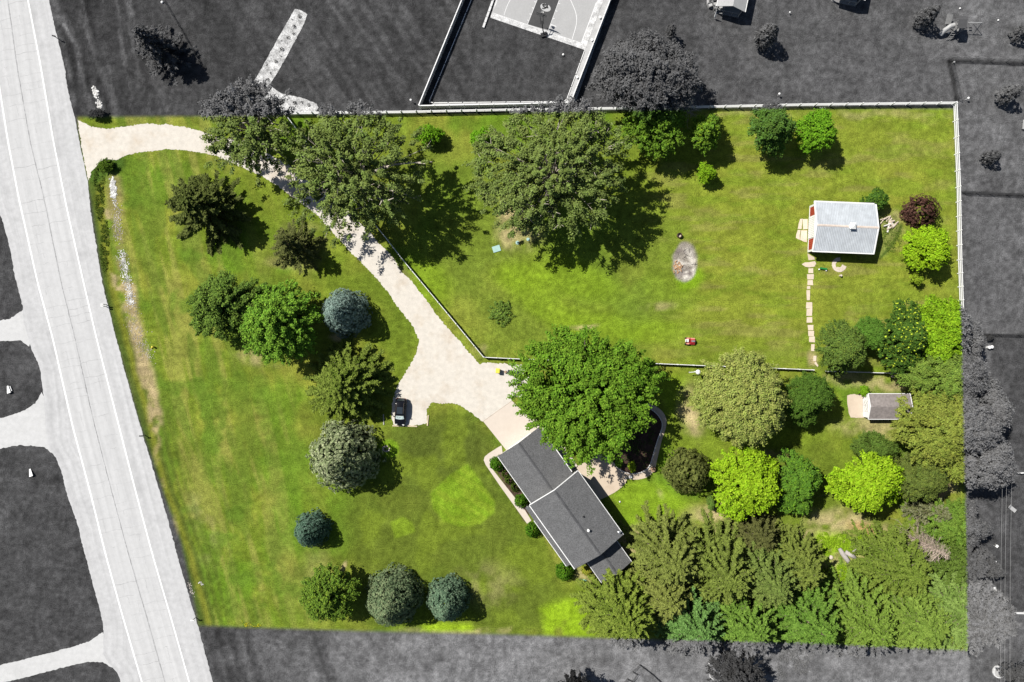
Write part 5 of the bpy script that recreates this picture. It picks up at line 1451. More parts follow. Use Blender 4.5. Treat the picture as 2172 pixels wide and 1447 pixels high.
def broadleaf(name, label, px, py, rx, ry, h, col, tip=None, tipf=.15, leaf=.27, rc=.75, dens=1.0, lobes=8, rough=.25, cat='tree', group=None, cb=.22, bark=(.16, .13, .10), seed=0, grey=.75, limbs=7, fill=1.0, jit=.16, gap=.12, twigs=0, flat=.85, stretch=.45, cone=.50, tall=1.22, lobr=.92, core=1.6, poke=0.0):
    r = np.random.default_rng(seed + int(px * 7 + py * 13))
    h = h * tall; cb = min(cb, .16)
    zc = h * (cb + (1 - cb) * .42); rz = h * (1 - cb) * .5
    zm = h * (cb + (1 - cb) * .5)
    k = (ALT - zc) / ALT / PXM
    b = W(px, py, zc); base = (b.x, b.y, 0.0)
    Rx, Ry = rx * k, ry * k
    t = thing(name, label, cat, base, 0, group)
    # crown lobes
    g = np.arange(lobes); a = g * 2.39996 + r.uniform(0, 6.28)
    rad = np.where(g == 0, 0.0, .50 + r.uniform(-rough, rough) * .5)
    LC = np.stack([np.cos(a) * rad, np.sin(a) * rad, r.uniform(-.35, .42, lobes)], 1); LC[0, 2] = .4
    LR = r.uniform(.42, .56, lobes) * (1 + rough * r.uniform(-.35, .35, lobes)); LR[0] = .58; LR = LR * lobr; LC[:, :2] *= 1 + (1 - lobr) * .8
    area = math.pi * Rx * Ry + 1.6 * math.pi * (Rx + Ry) / 2 * rz
    ncl = int(dens * area / (rc * rc * 1.25)) + 8
    li = r.choice(lobes, ncl * 5, p=LR ** 2 / (LR ** 2).sum())
    d = unit(ncl * 5, r); d[:, 2] = np.where(d[:, 2] < -.45, -d[:, 2], d[:, 2])
    Cn = LC[li] + d * LR[li][:, None] * (1 - jit * 1.2 + 2.0 * jit * r.random((len(li), 1)) ** 1.2)
    dist = np.min(np.linalg.norm(Cn[:, None, :] - LC[None], axis=2) / LR[None], axis=1)
    kf = unit(6, r) * 2 * math.pi / (np.array([3.4, 2.6, 4.6, 3.0, 2.2, 3.8])[:, None] / np.array([Rx, Ry, rz])[None]) ; gn = np.sin(Cn @ kf.T + r.uniform(0, 6.28, 6)).sum(1)
    solid = gn > np.quantile(gn, gap)
    keep = (dist > .78) & solid
    inn = (~keep) & (r.random(len(keep)) < .12 * fill)
    Cn = np.concatenate([Cn[keep][:ncl], Cn[inn][:int(ncl * .35)]])
    s = np.percentile(np.linalg.norm(Cn[:, :2], axis=1), 95)
    Cn[:, :2] /= s
    Cn[:, 2] = np.clip(Cn[:, 2], -1, 1)
    Cn[:, :2] *= (1 - cone * np.clip(Cn[:, 2:3] * .75 + .25, 0, 1) ** 1.3)
    nc = len(Cn)
    Cc = Cn * np.array([max(.1, Rx - rc * .7), max(.1, Ry - rc * .7), rz * .96]) + np.array([0, 0, zm])
    ccol = np.array(col)[None] * (1 + r.uniform(-.22, .22, (nc, 1))) * np.array([1, 1, 1]) * (1 + r.uniform(-.05, .05, (nc, 3)))
    m = max(8, int(5.2 * rc * rc * 4 / (leaf * leaf * .55) * .32))
    m = min(m, 60)
    u = unit(nc * m, r); u[:, 2] = np.abs(u[:, 2]) * np.where(r.random(nc * m) < .75, 1, -1)
    rr_ = rc * r.uniform(.25, 1.0, (nc * m, 1)) * np.repeat(r.uniform(.55, 1.25, (nc, 1)), m, 0)
    outw = nrm(np.repeat(Cn, m, 0) * np.array([1, 1, .6]) + 1e-6)
    al = np.sum(u * outw, 1, keepdims=True)
    P = np.repeat(Cc, m, 0) + (u * np.array([1, 1, flat]) + outw * al * stretch * 1.6 - u * stretch * .3) * rr_
    N = nrm(u * .40 + np.array([0, 0, .62]) + outw * .22 + r.normal(size=u.shape) * .42)
    T = nrm(u + r.normal(size=u.shape) * .7)
    lc = np.repeat(ccol, m, 0) * (1 + r.uniform(-.16, .16, (nc * m, 1)))
    if tip is not None:
        sel = (r.random(nc * m) < tipf) & (u[:, 2] > .2)
        lc[sel] = np.array(tip) * (1 + r.uniform(-.2, .2, (sel.sum(), 1)))
    P[:, 2] = np.maximum(P[:, 2], .05)
    Lf, Wf = leaf * r.uniform(.75, 1.3, nc * m), leaf * .8 * r.uniform(.75, 1.2, nc * m)
    if core > 0:                                                  # large inner leaves added to block light, darkened as shade in the gaps
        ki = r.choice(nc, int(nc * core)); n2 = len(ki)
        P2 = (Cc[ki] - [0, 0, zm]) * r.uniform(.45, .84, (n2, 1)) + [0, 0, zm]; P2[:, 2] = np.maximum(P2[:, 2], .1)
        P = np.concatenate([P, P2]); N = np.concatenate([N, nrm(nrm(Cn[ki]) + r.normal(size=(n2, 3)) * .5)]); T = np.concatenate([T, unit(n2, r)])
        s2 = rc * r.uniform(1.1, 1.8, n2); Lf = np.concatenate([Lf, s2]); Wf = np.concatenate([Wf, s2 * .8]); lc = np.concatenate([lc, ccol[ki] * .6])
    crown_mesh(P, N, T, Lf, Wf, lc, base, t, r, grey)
    # trunk and limbs
    tr = max(.06, .022 * h + .012 * (Rx + Ry))
    fork = Vector((r.normal() * .1, r.normal() * .1, h * cb * 1.05 + .1))
    tubes = [([Vector((0, 0, -.05)), Vector((0, 0, h * .06)), fork, Vector((fork.x, fork.y, zc + rz * .45))], [tr * 1.35, tr, tr * .8, tr * .22])]
    order = r.permutation(nc)
    for j in range(min(limbs + twigs, nc)):
        e = Vector(Cc[order[j]])
        if poke: e = e + (e - Vector((0, 0, zm * .8))).normalized() * poke * r.uniform(0, 1.2)
        z0 = fork.z + (zc - fork.z) * r.uniform(0, .8)
        st = Vector((fork.x, fork.y, z0))
        mid = st.lerp(e, .5) + Vector((r.normal() * .05, r.normal() * .05, .06)) * (e - st).length
        w = tr * (.42 if j < limbs else .2)
        tubes.append(([st, mid, e], [w, w * .6, w * .2]))
        if twigs:
            dirv = (e - mid).normalized()
            for q in range(3):
                s0 = mid.lerp(e, r.uniform(.3, .9)); e2 = s0 + (dirv + Vector(r.normal(size=3)) * .7).normalized() * r.uniform(.8, 2.0)
                tubes.append(([s0, e2], [w * .42, w * .16]))
    bark_mesh('trunk', tubes, bark, base, t, r)
    return t

def spruce(name, label, px, py, R, h, col, tip=None, cat='tree', group=None, nb=None, droop=.22, width=.21, seed=0, grey=.75, hc=.25, dens=1.0, skirt=.04, pw=.85, ragged=.16, fat=1.0, many=1.0, tw=1.0, wild=1.0):
    h = h * 1.1
    if many > 1: pw, ragged, width, skirt = min(pw, .60), min(ragged, .17), .19, .02
    r = np.random.default_rng(seed + int(px * 3 + py * 5))
    b = W(px, py, h * hc); base = (b.x, b.y, 0.0)
    Rm = fat * R * (ALT - h * hc) / ALT / PXM
    t = thing(name, label, cat, base, 0, group)
    nb = int((78 + 13 * Rm) * many) if nb is None or nb > 150 else nb
    u = (np.arange(nb) + .5) / nb
    zt = skirt + (1 - skirt) * u ** 1.05                          # relative height of the branch root
    az = np.arange(nb) * 2.39996 + r.normal(0, .2 * wild, nb)
    Ln = Rm * np.maximum(.05, (1 - zt) ** pw) * r.uniform(1 - ragged * 1.6, 1 + ragged * .7, nb)
    up = .42 * zt - .05 + r.normal(0, .05 * (wild - .6), nb); dr = droop * (1 - zt * .7)
    P = []; N = []; T = []; Lq = []; Wq = []; Cq = []
    tubes = [([Vector((0, 0, -.05)), Vector((0, 0, h * .5)), Vector((0, 0, h * .99))], [.03 * h, .018 * h, .02])]
    for i in range(nb):
        L = Ln[i]; a = az[i]; z0 = zt[i] * h
        ne = int((L * 19 + 8) * dens)
        tt = r.uniform(.10, 1.0, ne) ** .8
        e = np.array([math.cos(a), math.sin(a), 0.0]); s_ = np.array([-math.sin(a), math.cos(a), 0.0])
        bend = r.normal(0, .10 * wild)
        pos = e * (L * tt)[:, None] + s_ * (bend * L * tt ** 2)[:, None]
        pos[:, 2] = z0 + L * (up[i] * tt - dr[i] * tt ** 2)
        side = r.choice([-1, 0, 1], ne, p=[.42, .16, .42])
        l = np.where(side == 0, .5, (.085 * L * (1 - .6 * tt) + .30) * tw) * r.uniform(.7, 1.25, ne)
        an = side * np.radians(46) + r.normal(0, .22 * wild, ne)
        dirs = e * np.cos(an)[:, None] + s_ * np.sin(an)[:, None]
        dirs[:, 2] = -.12 + (up[i] - 2 * dr[i] * tt) * .6 + r.normal(0, .12, ne)
        cen = pos + dirs * (l * .5)[:, None]
        nm = np.array([0, 0, 1.0]) + r.normal(0, .36 + .06 * wild, (ne, 3))
        for k in range(2):
            P.append(cen + r.normal(0, .03, (ne, 3)) + np.array([0, 0, .03 * k])); T.append(dirs + r.normal(0, .16, (ne, 3))); N.append(nrm(nm + r.normal(0, .3, (ne, 3))))
            Lq.append(l * 1.15); Wq.append(np.full(ne, width) * r.uniform(.7, 1.2, ne))
            c = np.array(col)[None] * (1 + r.uniform(-.18, .18, (ne, 1))) * (1 + r.normal(0, .09))
            if tip is not None:
                f = (sstep(.55, 1.0, tt) * .8)[:, None]; c = c * (1 - f) + np.array(tip)[None] * f
            Cq.append(c)
        if L > .5:
            q = [Vector((0, 0, z0))] + [Vector(e * L * f + s_ * bend * L * f * f + np.array([0, 0, z0 + L * (up[i] * f - dr[i] * f * f)])) for f in (.5, .92)]
            tubes.append((q, [.012 * L + .015, .008 * L + .01, .008]))
    P, N, T = np.concatenate(P), np.concatenate(N), nrm(np.concatenate(T))
    P[:, 2] = np.maximum(P[:, 2], .05)
    crown_mesh(P, N, T, np.concatenate(Lq), np.concatenate(Wq), np.concatenate(Cq), base, t, r, grey)
    bark_mesh('trunk', tubes, (.20, .16, .12), base, t, r, seg=4)
    return t

def dome(name, label, px, py, R, h, col, tip, cat='tree', group=None, seed=0, grey=.75, leafl=.36, leafw=.11, per=7, density=11, hc=.2, prof=1.35, rough=.07, hs=1.22, low=.02, trunk=True):
    """dense tufted evergreen or clipped bush: short shoots standing off a rounded cone"""
    r = np.random.default_rng(seed + int(px * 5 + py * 3))
    h = h * hs
    b = W(px, py, h * hc); base = (b.x, b.y, 0.0); Rm = R * (ALT - h * hc) / ALT / PXM
    t = thing(name, label, cat, base, 0, group)
    n = int(density * (math.pi * Rm * math.sqrt(Rm * Rm + h * h)))
    z = low + (1 - low) * (1 - np.sqrt(r.random(n))) ; z = np.where(r.random(n) < .35, r.uniform(low, 1, n), z)
    rad = Rm * np.maximum(0.02, 1 - z ** prof) ** .72
    az = r.uniform(0, 2 * math.pi, n)
    lum = 1 + rough * (np.sin(az * 5 + z * 9 + r.uniform(0, 6)) + np.sin(az * 9 - z * 14 + r.uniform(0, 6)) * .7)
    rad = rad * lum * np.where(r.random(n) < .3, r.uniform(.75, .93, n), r.uniform(.94, 1.03, n))
    C0 = np.stack([np.cos(az) * rad, np.sin(az) * rad, z * h], 1)
    out = nrm(np.stack([np.cos(az), np.sin(az), .18 + z * .75], 1))
    m = per
    D = nrm(np.repeat(out, m, 0) * .75 + unit(n * m, r) * .75)
    L = leafl * r.uniform(.7, 1.25, n * m)
    P = np.repeat(C0, m, 0) + D * (L * .45)[:, None]
    N = nrm(np.repeat(out, m, 0) + unit(n * m, r) * .55 + np.array([0, 0, .12]))
    D = nrm(D + unit(n * m, r) * .8)
    tc = np.array(col)[None] * (1 + r.uniform(-.22, .22, (n, 1)))
    f = (r.random((n, 1)) < .45) * r.uniform(.3, 1.0, (n, 1)); tc = tc * (1 - f) + np.array(tip)[None] * f
    c = np.repeat(tc, m, 0) * (1 + r.uniform(-.15, .15, (n * m, 1)))
    Wd = leafw * r.uniform(.8, 1.2, n * m)
    k2 = r.choice(n, int(n * .8)); s2 = np.full(len(k2), min(Rm * .35, leafl * 2.0))  # inner layer added to stop light passing through, its colour darkened as shaded depth
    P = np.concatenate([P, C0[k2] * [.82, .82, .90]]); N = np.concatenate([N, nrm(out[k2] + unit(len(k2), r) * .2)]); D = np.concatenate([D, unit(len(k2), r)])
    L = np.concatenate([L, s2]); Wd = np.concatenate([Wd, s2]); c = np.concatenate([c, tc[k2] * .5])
    P[:, 2] = np.maximum(P[:, 2], .04)
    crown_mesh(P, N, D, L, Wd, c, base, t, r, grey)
    if trunk:
        bark_mesh('trunk', [([Vector((0, 0, -.05)), Vector((0, 0, h * .9))], [.02 * h + .02, .015])], (.17, .13, .10), base, t, r)
    return t

def bare_tree(name, label, px, py, R, h, col, group=None, seed=1, nb=120, hc=.45, grey=1.0, cat='dead tree', up0=.15, lean=(0, 0), sub=7):
    r = np.random.default_rng(seed); b = W(px, py, h * hc); base = (b.x, b.y, 0)
    Rm = R * (ALT - h * hc) / ALT / PXM; t = thing(name, label, cat, base, 0, group)
    ax = lambda z: Vector((lean[0] * z / h, lean[1] * z / h, z))
    bark_mesh('trunk', [([ax(-.05), ax(h * .5), ax(h)], [.02 * h, .013 * h, .02])], np.array(col) * 1.25, base, t, r, grey, 6)
    tubes = []
    for i in range(nb):
        zt = .12 + .86 * ((i + .5) / nb); a = i * 2.39996 + r.normal(0, .3); L = Rm * max(.08, (1 - zt) ** .65) * r.uniform(.6, 1.15)
        st = ax(zt * h); e = Vector((math.cos(a), math.sin(a), up0 * zt)) * L; sag_ = Vector((0, 0, -.14 * L))
        mid = st + e * .5 + Vector((0, 0, .02 * L)); en = st + e + sag_
        tubes.append(([st, mid, en], [.034, .024, .010]))
        for k in range(sub):
            s0 = mid.lerp(en, r.uniform(-.7, .95)); dv = (e.normalized() + Vector(r.normal(size=3)) * .75); dv.z -= .3
            tubes.append(([s0, s0 + dv.normalized() * L * r.uniform(.12, .32)], [.016, .008]))
    bark_mesh('branches', tubes, col, base, t, r, grey, 3)
    return t

# palettes (leaf reflectance)
COTT, MAPLE, LIMEC, LINDEN = (.152, .205, .050), (.112, .222, .020), (.215, .365, .014), (.26, .31, .07)
DKMAPLE, MIDG, OLV, DKG = (.080, .152, .026), (.120, .220, .024), (.19, .235, .035), (.052, .082, .022)
LOCUST = (.150, .225, .040)
SPR, SPRO, SPRG, BLUE = (.125, .165, .032), (.175, .185, .048), (.125, .195, .042), (.090, .150, .140)

# --- tall loose cottonwoods along the top of the yard
CW = 'cottonwoods along the driveway and the top fence'
cw = dict(leaf=.31, rc=.70, dens=.46, lobes=15, rough=.95, jit=.32, gap=.54, cone=.25, tall=1.0, core=0, poke=.9, bark=(.46, .41, .34), limbs=16, twigs=70, cb=.22, tip=(.19, .25, .075), tipf=.22, group=CW, fill=1.2)
broadleaf('cottonwood_tree', 'loose leafy cottonwood over the first bend of the driveway, leftmost of the tall three', 540, 272, 112, 104, 15, COTT, **cw)
broadleaf('cottonwood_tree', 'big loose cottonwood over the driveway with a long dappled shadow', 752, 372, 150, 148, 18, COTT, **cw)
broadleaf('cottonwood_tree', 'biggest loose cottonwood in the middle of the back yard with whitish branches', 1172, 368, 168, 158, 18, COTT, **cw)
broadleaf('maple_tree', 'large dull grey tree astride the top fence right of the ball court', 1366, 178, 122, 108, 13, DKMAPLE, None, leaf=.30, rc=.8, lobes=12, rough=.4, dens=.95, grey=0.90)
broadleaf('maple_tree', 'dark green tree under the large grey tree at the top fence', 1392, 276, 78, 62, 8, MIDG, (.15, .26, .02), leaf=.3, rc=.6, lobes=10, rough=.5, dens=.62, twigs=10)
bare_tree('dead_tree', 'pale bare branches sticking out right of the large grey tree', 1440, 150, 66, 11, (.34, .33, .32), nb=60, seed=5, hc=.6, up0=.9, sub=9, grey=1.0)
bare_tree('dead_tree', 'pale bare twiggy tree across the top fence beside the small maple', 1462, 228, 44, 6, (.34, .30, .26), nb=46, seed=6, hc=.6, up0=.7, sub=8, grey=1.0)
YT = 'young trees along the top fence'
broadleaf('young_maple', 'slim mid green young tree right of the bare twiggy tree', 1492, 282, 34, 44, 7, MIDG, (.2, .30, .02), leaf=.3, rc=.5, rough=.4, dens=.8, group=YT, cb=.15)
broadleaf('maple_tree', 'round blue green maple touching the top fence', 1630, 275, 54, 58, 8, DKMAPLE, (.10, .20, .05), leaf=.3, rc=.6, rough=.2, dens=1.0, group=YT)
broadleaf('young_maple', 'bright green round young tree right of the blue green maple', 1732, 280, 42, 50, 6.5, (.115, .26, .016), (.18, .36, .02), leaf=.26, rc=.45, rough=.15, dens=1.1, group=YT, cb=.12)
broadleaf('sapling', 'little lime green sapling alone below the slim young tree', 1497, 368, 20, 24, 3.4, (.16, .30, .014), (.25, .40, .02), leaf=.26, rc=.35, rough=.3, cat='sapling', cb=.1)
broadleaf('shrub', 'bright green shrub at the tip of the big cottonwood shadow', 910, 288, 34, 24, 3, (.12, .26, .014), None, leaf=.26, rc=.4, cat='shrub', cb=.05, rough=.4)
broadleaf('shrub', 'bright green shrub at the left edge of the biggest cottonwood', 1020, 294, 24, 24, 3.2, (.12, .27, .014), None, leaf=.26, rc=.4, cat='shrub', cb=.05, rough=.4)
broadleaf('shrub', 'dark low bush at the grass tip beside the roadside driveway mouth', 207, 243, 20, 13, 1.3, (.05, .085, .02), None, leaf=.2, rc=.3, cat='shrub', cb=.05)
broadleaf('shrub', 'dense green weeds bush over the culvert at the driveway corner', 226, 352, 18, 15, 1.3, (.075, .13, .016), None, leaf=.2, rc=.3, cat='shrub', cb=.05)
# --- conifers and trees on the front lawn
spruce('pine_tree', 'dark shaggy pine nearest the top on the front lawn', 432, 441, 86, 10, (.095, .125, .03), (.135, .16, .045), droop=.10, width=.24, ragged=.24, pw=.6, dens=1.1, hc=.35)
spruce('spruce_tree', 'dark star shaped spruce beside the driveway curve', 627, 522, 62, 9, (.10, .118, .034), (.15, .16, .055), nb=105, ragged=.25, dens=.75, width=.17)
broadleaf('larch_tree', 'feathery dull green tree at the left of the front lawn clump', 492, 648, 96, 86, 10, (.105, .175, .032), (.16, .25, .04), tipf=.3, leaf=.28, rc=.62, lobes=12, rough=.85, dens=.75, jit=.3, gap=.3, cone=.5, cb=.08, limbs=12)
broadleaf('larch_tree', 'feathery bright green tree right in front of the dull green one', 590, 686, 86, 92, 11, (.135, .27, .03), (.21, .37, .04), tipf=.3, leaf=.28, rc=.62, lobes=12, rough=.75, dens=.85, jit=.28, gap=.24, cone=.55, cb=.08, limbs=12)
BS = 'round blue spruces on the front lawn'
bl = dict(group=BS, density=15)
dome('blue_spruce', 'palest blue spruce, a round one beside the driveway curve', 733, 663, 50, 8.0, (.165, .24, .205), (.28, .37, .32), **bl)
spruce('spruce_tree', 'large green star shaped spruce left of the black car', 738, 814, 92, 9, (.120, .180, .026), (.21, .27, .05), nb=230, fat=1.17, width=.22, droop=.2, ragged=.12, dens=1.1)
dome('pine_tree', 'grey green tufted rounded pine left of the lamp post', 726, 970, 70, 9.5, (.20, .245, .115), (.42, .46, .26), leafl=.5, leafw=.17, density=8, per=8, rough=.11, prof=1.8, hc=.35)
dome('blue_spruce', 'smallest dark blue spruce alone on the lower lawn', 662, 1123, 37, 5.4, (.08, .145, .10), (.15, .23, .17), **bl)
broadleaf('young_maple', 'mid green leafy tree, leftmost of the three along the bottom', 700, 1258, 64, 64, 7.5, (.115, .195, .026), (.19, .28, .03), leaf=.27, rc=.5, lobes=10, rough=.35, dens=.85, cb=.08)
dome('blue_spruce', 'big olive tinged blue spruce in the middle of the bottom three', 835, 1266, 60, 8.6, (.135, .19, .095), (.25, .30, .155), **bl)
dome('blue_spruce', 'blue spruce rightmost of the three along the bottom lawn', 950, 1270, 45, 7.2, (.11, .18, .11), (.20, .28, .175), **bl)
# --- around the house
broadleaf('maple_tree', 'huge deep green maple overhanging the garage roof and the fence', 1246, 828, 150, 152, 14, MAPLE, (.18, .31, .030), tipf=.24, leaf=.34, rc=.80, lobes=14, rough=.9, jit=.26, gap=.22, cone=.15, tall=1.0, lobr=.74, dens=.95, limbs=14, cb=.25)
HB = 'rounded bushes along the house front'
bs = dict(col=(.060, .150, .012), tip=(.10, .22, .014), cat='bush', group=HB, leafl=.2, leafw=.1, density=34, per=6, prof=2.2, hc=.4)
dome('globe_bush', 'round bush at the upper left corner of the garage', 1055, 984, 15.5, 1.8, **bs)
dome('globe_bush', 'round bush where the garage meets the main roof', 1105.5, 1064, 14, 1.7, **bs)
dome('globe_bush', 'round bush at the lower end of the front walk', 1130, 1126, 15, 1.8, **bs)
dome('globe_bush', 'largest round bush at the bottom corner of the house', 1199, 1214, 19, 2.4, **bs)
hs_ = dict(col=(.055, .09, .014), tip=(.10, .14, .02), cat='hedge', group='clipped square hedges by the garage wall', leafl=.16, leafw=.09, density=44, per=5, prof=5.0, hc=.5, trunk=False, rough=.03)
dome('clipped_hedge', 'low clipped hedge, topmost of the three by the garage wall', 1073, 1006, 8, .9, **hs_)
dome('clipped_hedge', 'low clipped hedge, middle of the three by the garage wall', 1081, 1018, 10, 1.0, **hs_)
dome('clipped_hedge', 'low clipped hedge, lowest of the three by the garage wall', 1094, 1034, 10, 1.0, **hs_)
broadleaf('shrub', 'small yellow green shrub in the mulch bed by the white edging', 1340, 991, 9, 14, .9, (.24, .34, .02), None, leaf=.16, rc=.22, cat='shrub', cb=.05)
broadleaf('shrub', 'mid green shrub in the mulch bed near the patio', 1313, 982, 9, 11, .9, (.10, .22, .018), None, leaf=.16, rc=.22, cat='shrub', cb=.05)
broadleaf('shrub', 'yellowish straggly shrub between the corner bush and the rear roof', 1244, 1208, 12, 14, 1.1, (.26, .26, .03), (.2, .3, .02), leaf=.18, rc=.25, cat='shrub', cb=.05, rough=.5)
broadleaf('shrub', 'round low patch of ivy like weeds alone in the lawn by the fence corner', 1064, 664, 28, 27, .42, (.125, .20, .036), (.2, .28, .04), leaf=.22, rc=.3, cat='shrub', cb=.02, dens=.55, cone=0, gap=.3, tall=1)
# --- by the barn and on the right
broadleaf('shrub', 'dark green shrub at the upper right corner of the barn', 1856, 424, 26, 26, 3, (.062, .13, .02), (.13, .22, .02), leaf=.28, rc=.4, cat='shrub', cb=.05, rough=.4)
dome('purple_bush', 'dense dark purple leaved bush beside the right hand fence', 1960, 446, 34, 4.2, (.085, .042, .034), (.135, .072, .052), cat='bush', leafl=.30, leafw=.10, density=12, prof=2.6, hc=.45)
broadleaf('young_maple', 'lime green round tree just below the purple bush', 1970, 527, 50, 51, 6, LIMEC, (.28, .43, .025), leaf=.34, rc=.5, rough=.12, dens=1.05, cb=.15)
broadleaf('sapling', 'small yellow green sapling below the lime green tree', 1942, 592, 15, 15, 2.2, (.18, .26, .02), None, leaf=.24, rc=.3, cat='sapling', cb=.1, dens=.7)
broadleaf('linden_tree', 'smooth oval dark green tree at the lower end of the stepping stones', 1783, 738, 59, 58, 8, (.098, .155, .030), (.16, .225, .035), leaf=.24, rc=.45, rough=.1, dens=1.15, cb=.1)
broadleaf('larch_tree', 'mid green small tree wedged between the oval tree and the magnolia', 1842, 708, 42, 36, 6, (.085, .175, .024), None, leaf=.22, rc=.4, rough=.3, cb=.1)
broadleaf('magnolia_tree', 'dark leaved tree dotted with yellow shoots above the short fence', 1912, 712, 60, 78, 9, (.058, .115, .018), (.40, .50, .04), tipf=.10, leaf=.36, rc=.5, rough=.35, dens=.95, cb=.15)
broadleaf('lime_maple', 'bright lime tree against the right hand fence, above the locust', 1988, 706, 62, 88, 9, (.16, .29, .014), (.25, .41, .02), tipf=.25, leaf=.34, rc=.55, rough=.35, dens=1.0, grey=0.61)
broadleaf('locust_tree', 'light green feathery locust right of the short fence end', 2002, 800, 86, 62, 10, (.14, .215, .036), (.20, .285, .045), leaf=.26, rc=.6, rough=.5, dens=1.0, lobes=12, grey=0.70)
broadleaf('locust_tree', 'broad olive locust spreading over the garden shed roof', 1998, 905, 116, 96, 12, (.195, .235, .040), (.25, .29, .05), leaf=.27, rc=.62, rough=.45, dens=1.05, lobes=14, grey=0.70)
broadleaf('locust_tree', 'olive locust on the right boundary below the shed tree', 2062, 975, 90, 66, 11, (.19, .235, .038), (.24, .28, .05), leaf=.27, rc=.62, rough=.5, dens=1.0, lobes=12, grey=0.72)
broadleaf('locust_tree', 'tall grey leaved tree beyond the right boundary level with the shed', 2082, 868, 44, 76, 9, (.18, .22, .038), None, leaf=.27, rc=.6, rough=.4, dens=1.0, grey=0.72)
broadleaf('maple_tree', 'grey leaved tree right of the lime tree beside the round white table', 2050, 730, 32, 56, 6, (.13, .20, .03), None, leaf=.3, rc=.5, rough=.5, dens=.75, grey=0.80)
broadleaf('linden_tree', 'large yellowish olive linden behind the yard fence', 1566, 842, 102, 112, 12, LINDEN, (.36, .38, .11), tipf=.22, leaf=.24, rc=.62, lobes=14, rough=.35, dens=1.1, cb=.14)
broadleaf('linden_tree', 'smooth dark green tree right of the yellowish linden', 1705, 843, 58, 60, 8, (.068, .130, .020), (.10, .18, .024), leaf=.22, rc=.45, rough=.1, dens=1.15, cb=.12)
dome('juniper_tree', 'dull dark green conical evergreen left of the lower lime tree', 1458, 1000, 46, 6.5, (.110, .130, .034), (.17, .19, .05), density=9, leafl=.42, leafw=.13, prof=1.9)
broadleaf('lime_maple', 'lime green round tree below the yellowish linden', 1580, 1020, 79, 80, 9, LIMEC, (.29, .44, .025), tipf=.35, leaf=.36, rc=.55, rough=.14, dens=1.05, cb=.15)
broadleaf('maple_tree', 'mid green irregular tree between the two lime green trees', 1688, 1026, 52, 70, 8, (.088, .185, .022), (.14, .27, .02), leaf=.28, rc=.5, rough=.45, dens=.9, cb=.1)
broadleaf('lime_maple', 'lime green round tree below the garden shed', 1832, 1019, 84, 72, 9.5, LIMEC, (.29, .44, .025), tipf=.35, leaf=.36, rc=.55, rough=.14, dens=1.05, cb=.15)
broadleaf('hawthorn_tree', 'dark green bushy tree between the shed and the lime tree', 1848, 948, 50, 34, 6, (.085, .140, .024), None, leaf=.24, rc=.45, rough=.4, cb=.08)
broadleaf('hawthorn_tree', 'dull olive rounded tree right of the lower lime tree', 1938, 1012, 62, 60, 8, (.105, .140, .030), (.14, .18, .03), leaf=.24, rc=.5, rough=.25, cb=.1)
broadleaf('sapling', 'thin young sapling with a dark shadow on the dry grass', 1506, 1066, 8, 17, 2.6, (.10, .17, .03), None, leaf=.22, rc=.28, cat='sapling', cb=.1, dens=.8)
broadleaf('shrub', 'small bright shrub at the upper left corner of the garden shed', 1832, 829, 12, 13, 1.4, (.14, .28, .014), None, leaf=.22, rc=.3, cat='shrub', cb=.05)
# --- the spruce wood along the bottom right
SW_ = 'spruces of the planted wood at the bottom right'
sp = dict(group=SW_, fat=1.2, many=1.45, tw=.9, wild=2.1)
spruce('spruce_tree', 'star shaped spruce against the rear roof of the house, leftmost of the wood', 1316, 1285, 84, 12, (0.148, 0.211, 0.031), (0.229, 0.294, 0.048), nb=240, droop=.16, width=.23, dens=1.15, ragged=.12, **sp)
spruce('spruce_tree', 'olive spruce right of the rear roof, top left of the wood', 1412, 1172, 78, 11, (0.164, 0.203, 0.043), (0.215, 0.252, 0.060), nb=240, width=.24, pw=.65, ragged=.22, **sp)
spruce('spruce_tree', 'yellowish olive spruce just right of the star shaped spruce', 1402, 1246, 66, 10, (0.180, 0.211, 0.047), (0.244, 0.277, 0.068), nb=220, width=.24, pw=.65, ragged=.2, **sp)
spruce('spruce_tree', 'olive spruce with a visible crown centre in the upper row of the wood', 1516, 1196, 82, 12, (0.152, 0.203, 0.038), (0.200, 0.252, 0.052), nb=250, width=.23, pw=.75, **sp)
spruce('spruce_tree', 'dull green spruce in the upper row of the wood, second from its right end', 1608, 1210, 78, 12, (0.136, 0.194, 0.043), (0.178, 0.235, 0.056), nb=250, width=.23, pw=.75, **sp)
spruce('spruce_tree', 'olive spruce at the right end of the upper row beside the bright weeds', 1682, 1186, 62, 10, (0.148, 0.194, 0.038), (0.192, 0.235, 0.048), nb=210, width=.23, pw=.65, ragged=.2, **sp)
spruce('spruce_tree', 'brownish thin topped spruce at the upper edge of the wood', 1600, 1128, 48, 7, (0.100, 0.108, 0.034), (0.122, 0.130, 0.040), nb=120, width=.2, ragged=.3, **sp)
spruce('fir_tree', 'bluish green fir in the bottom row, second from the left of the wood', 1462, 1310, 78, 11, (0.116, 0.230, 0.055), (0.163, 0.294, 0.080), nb=230, width=.24, pw=.65, **sp)
spruce('fir_tree', 'fresh green fir in the bottom row, third from the left', 1568, 1306, 78, 12, (0.124, 0.225, 0.034), (0.178, 0.294, 0.048), nb=240, width=.24, pw=.7, **sp)
spruce('fir_tree', 'green fir with a pale top twig in the bottom row, fourth from the left', 1694, 1296, 82, 13, (0.112, 0.216, 0.032), (0.159, 0.273, 0.044), nb=250, width=.23, pw=.75, **sp)
spruce('fir_tree', 'light green fir in the bottom row left of the corner', 1806, 1302, 88, 12, (0.140, 0.225, 0.034), (0.192, 0.290, 0.048), nb=250, width=.24, pw=.65, **sp)
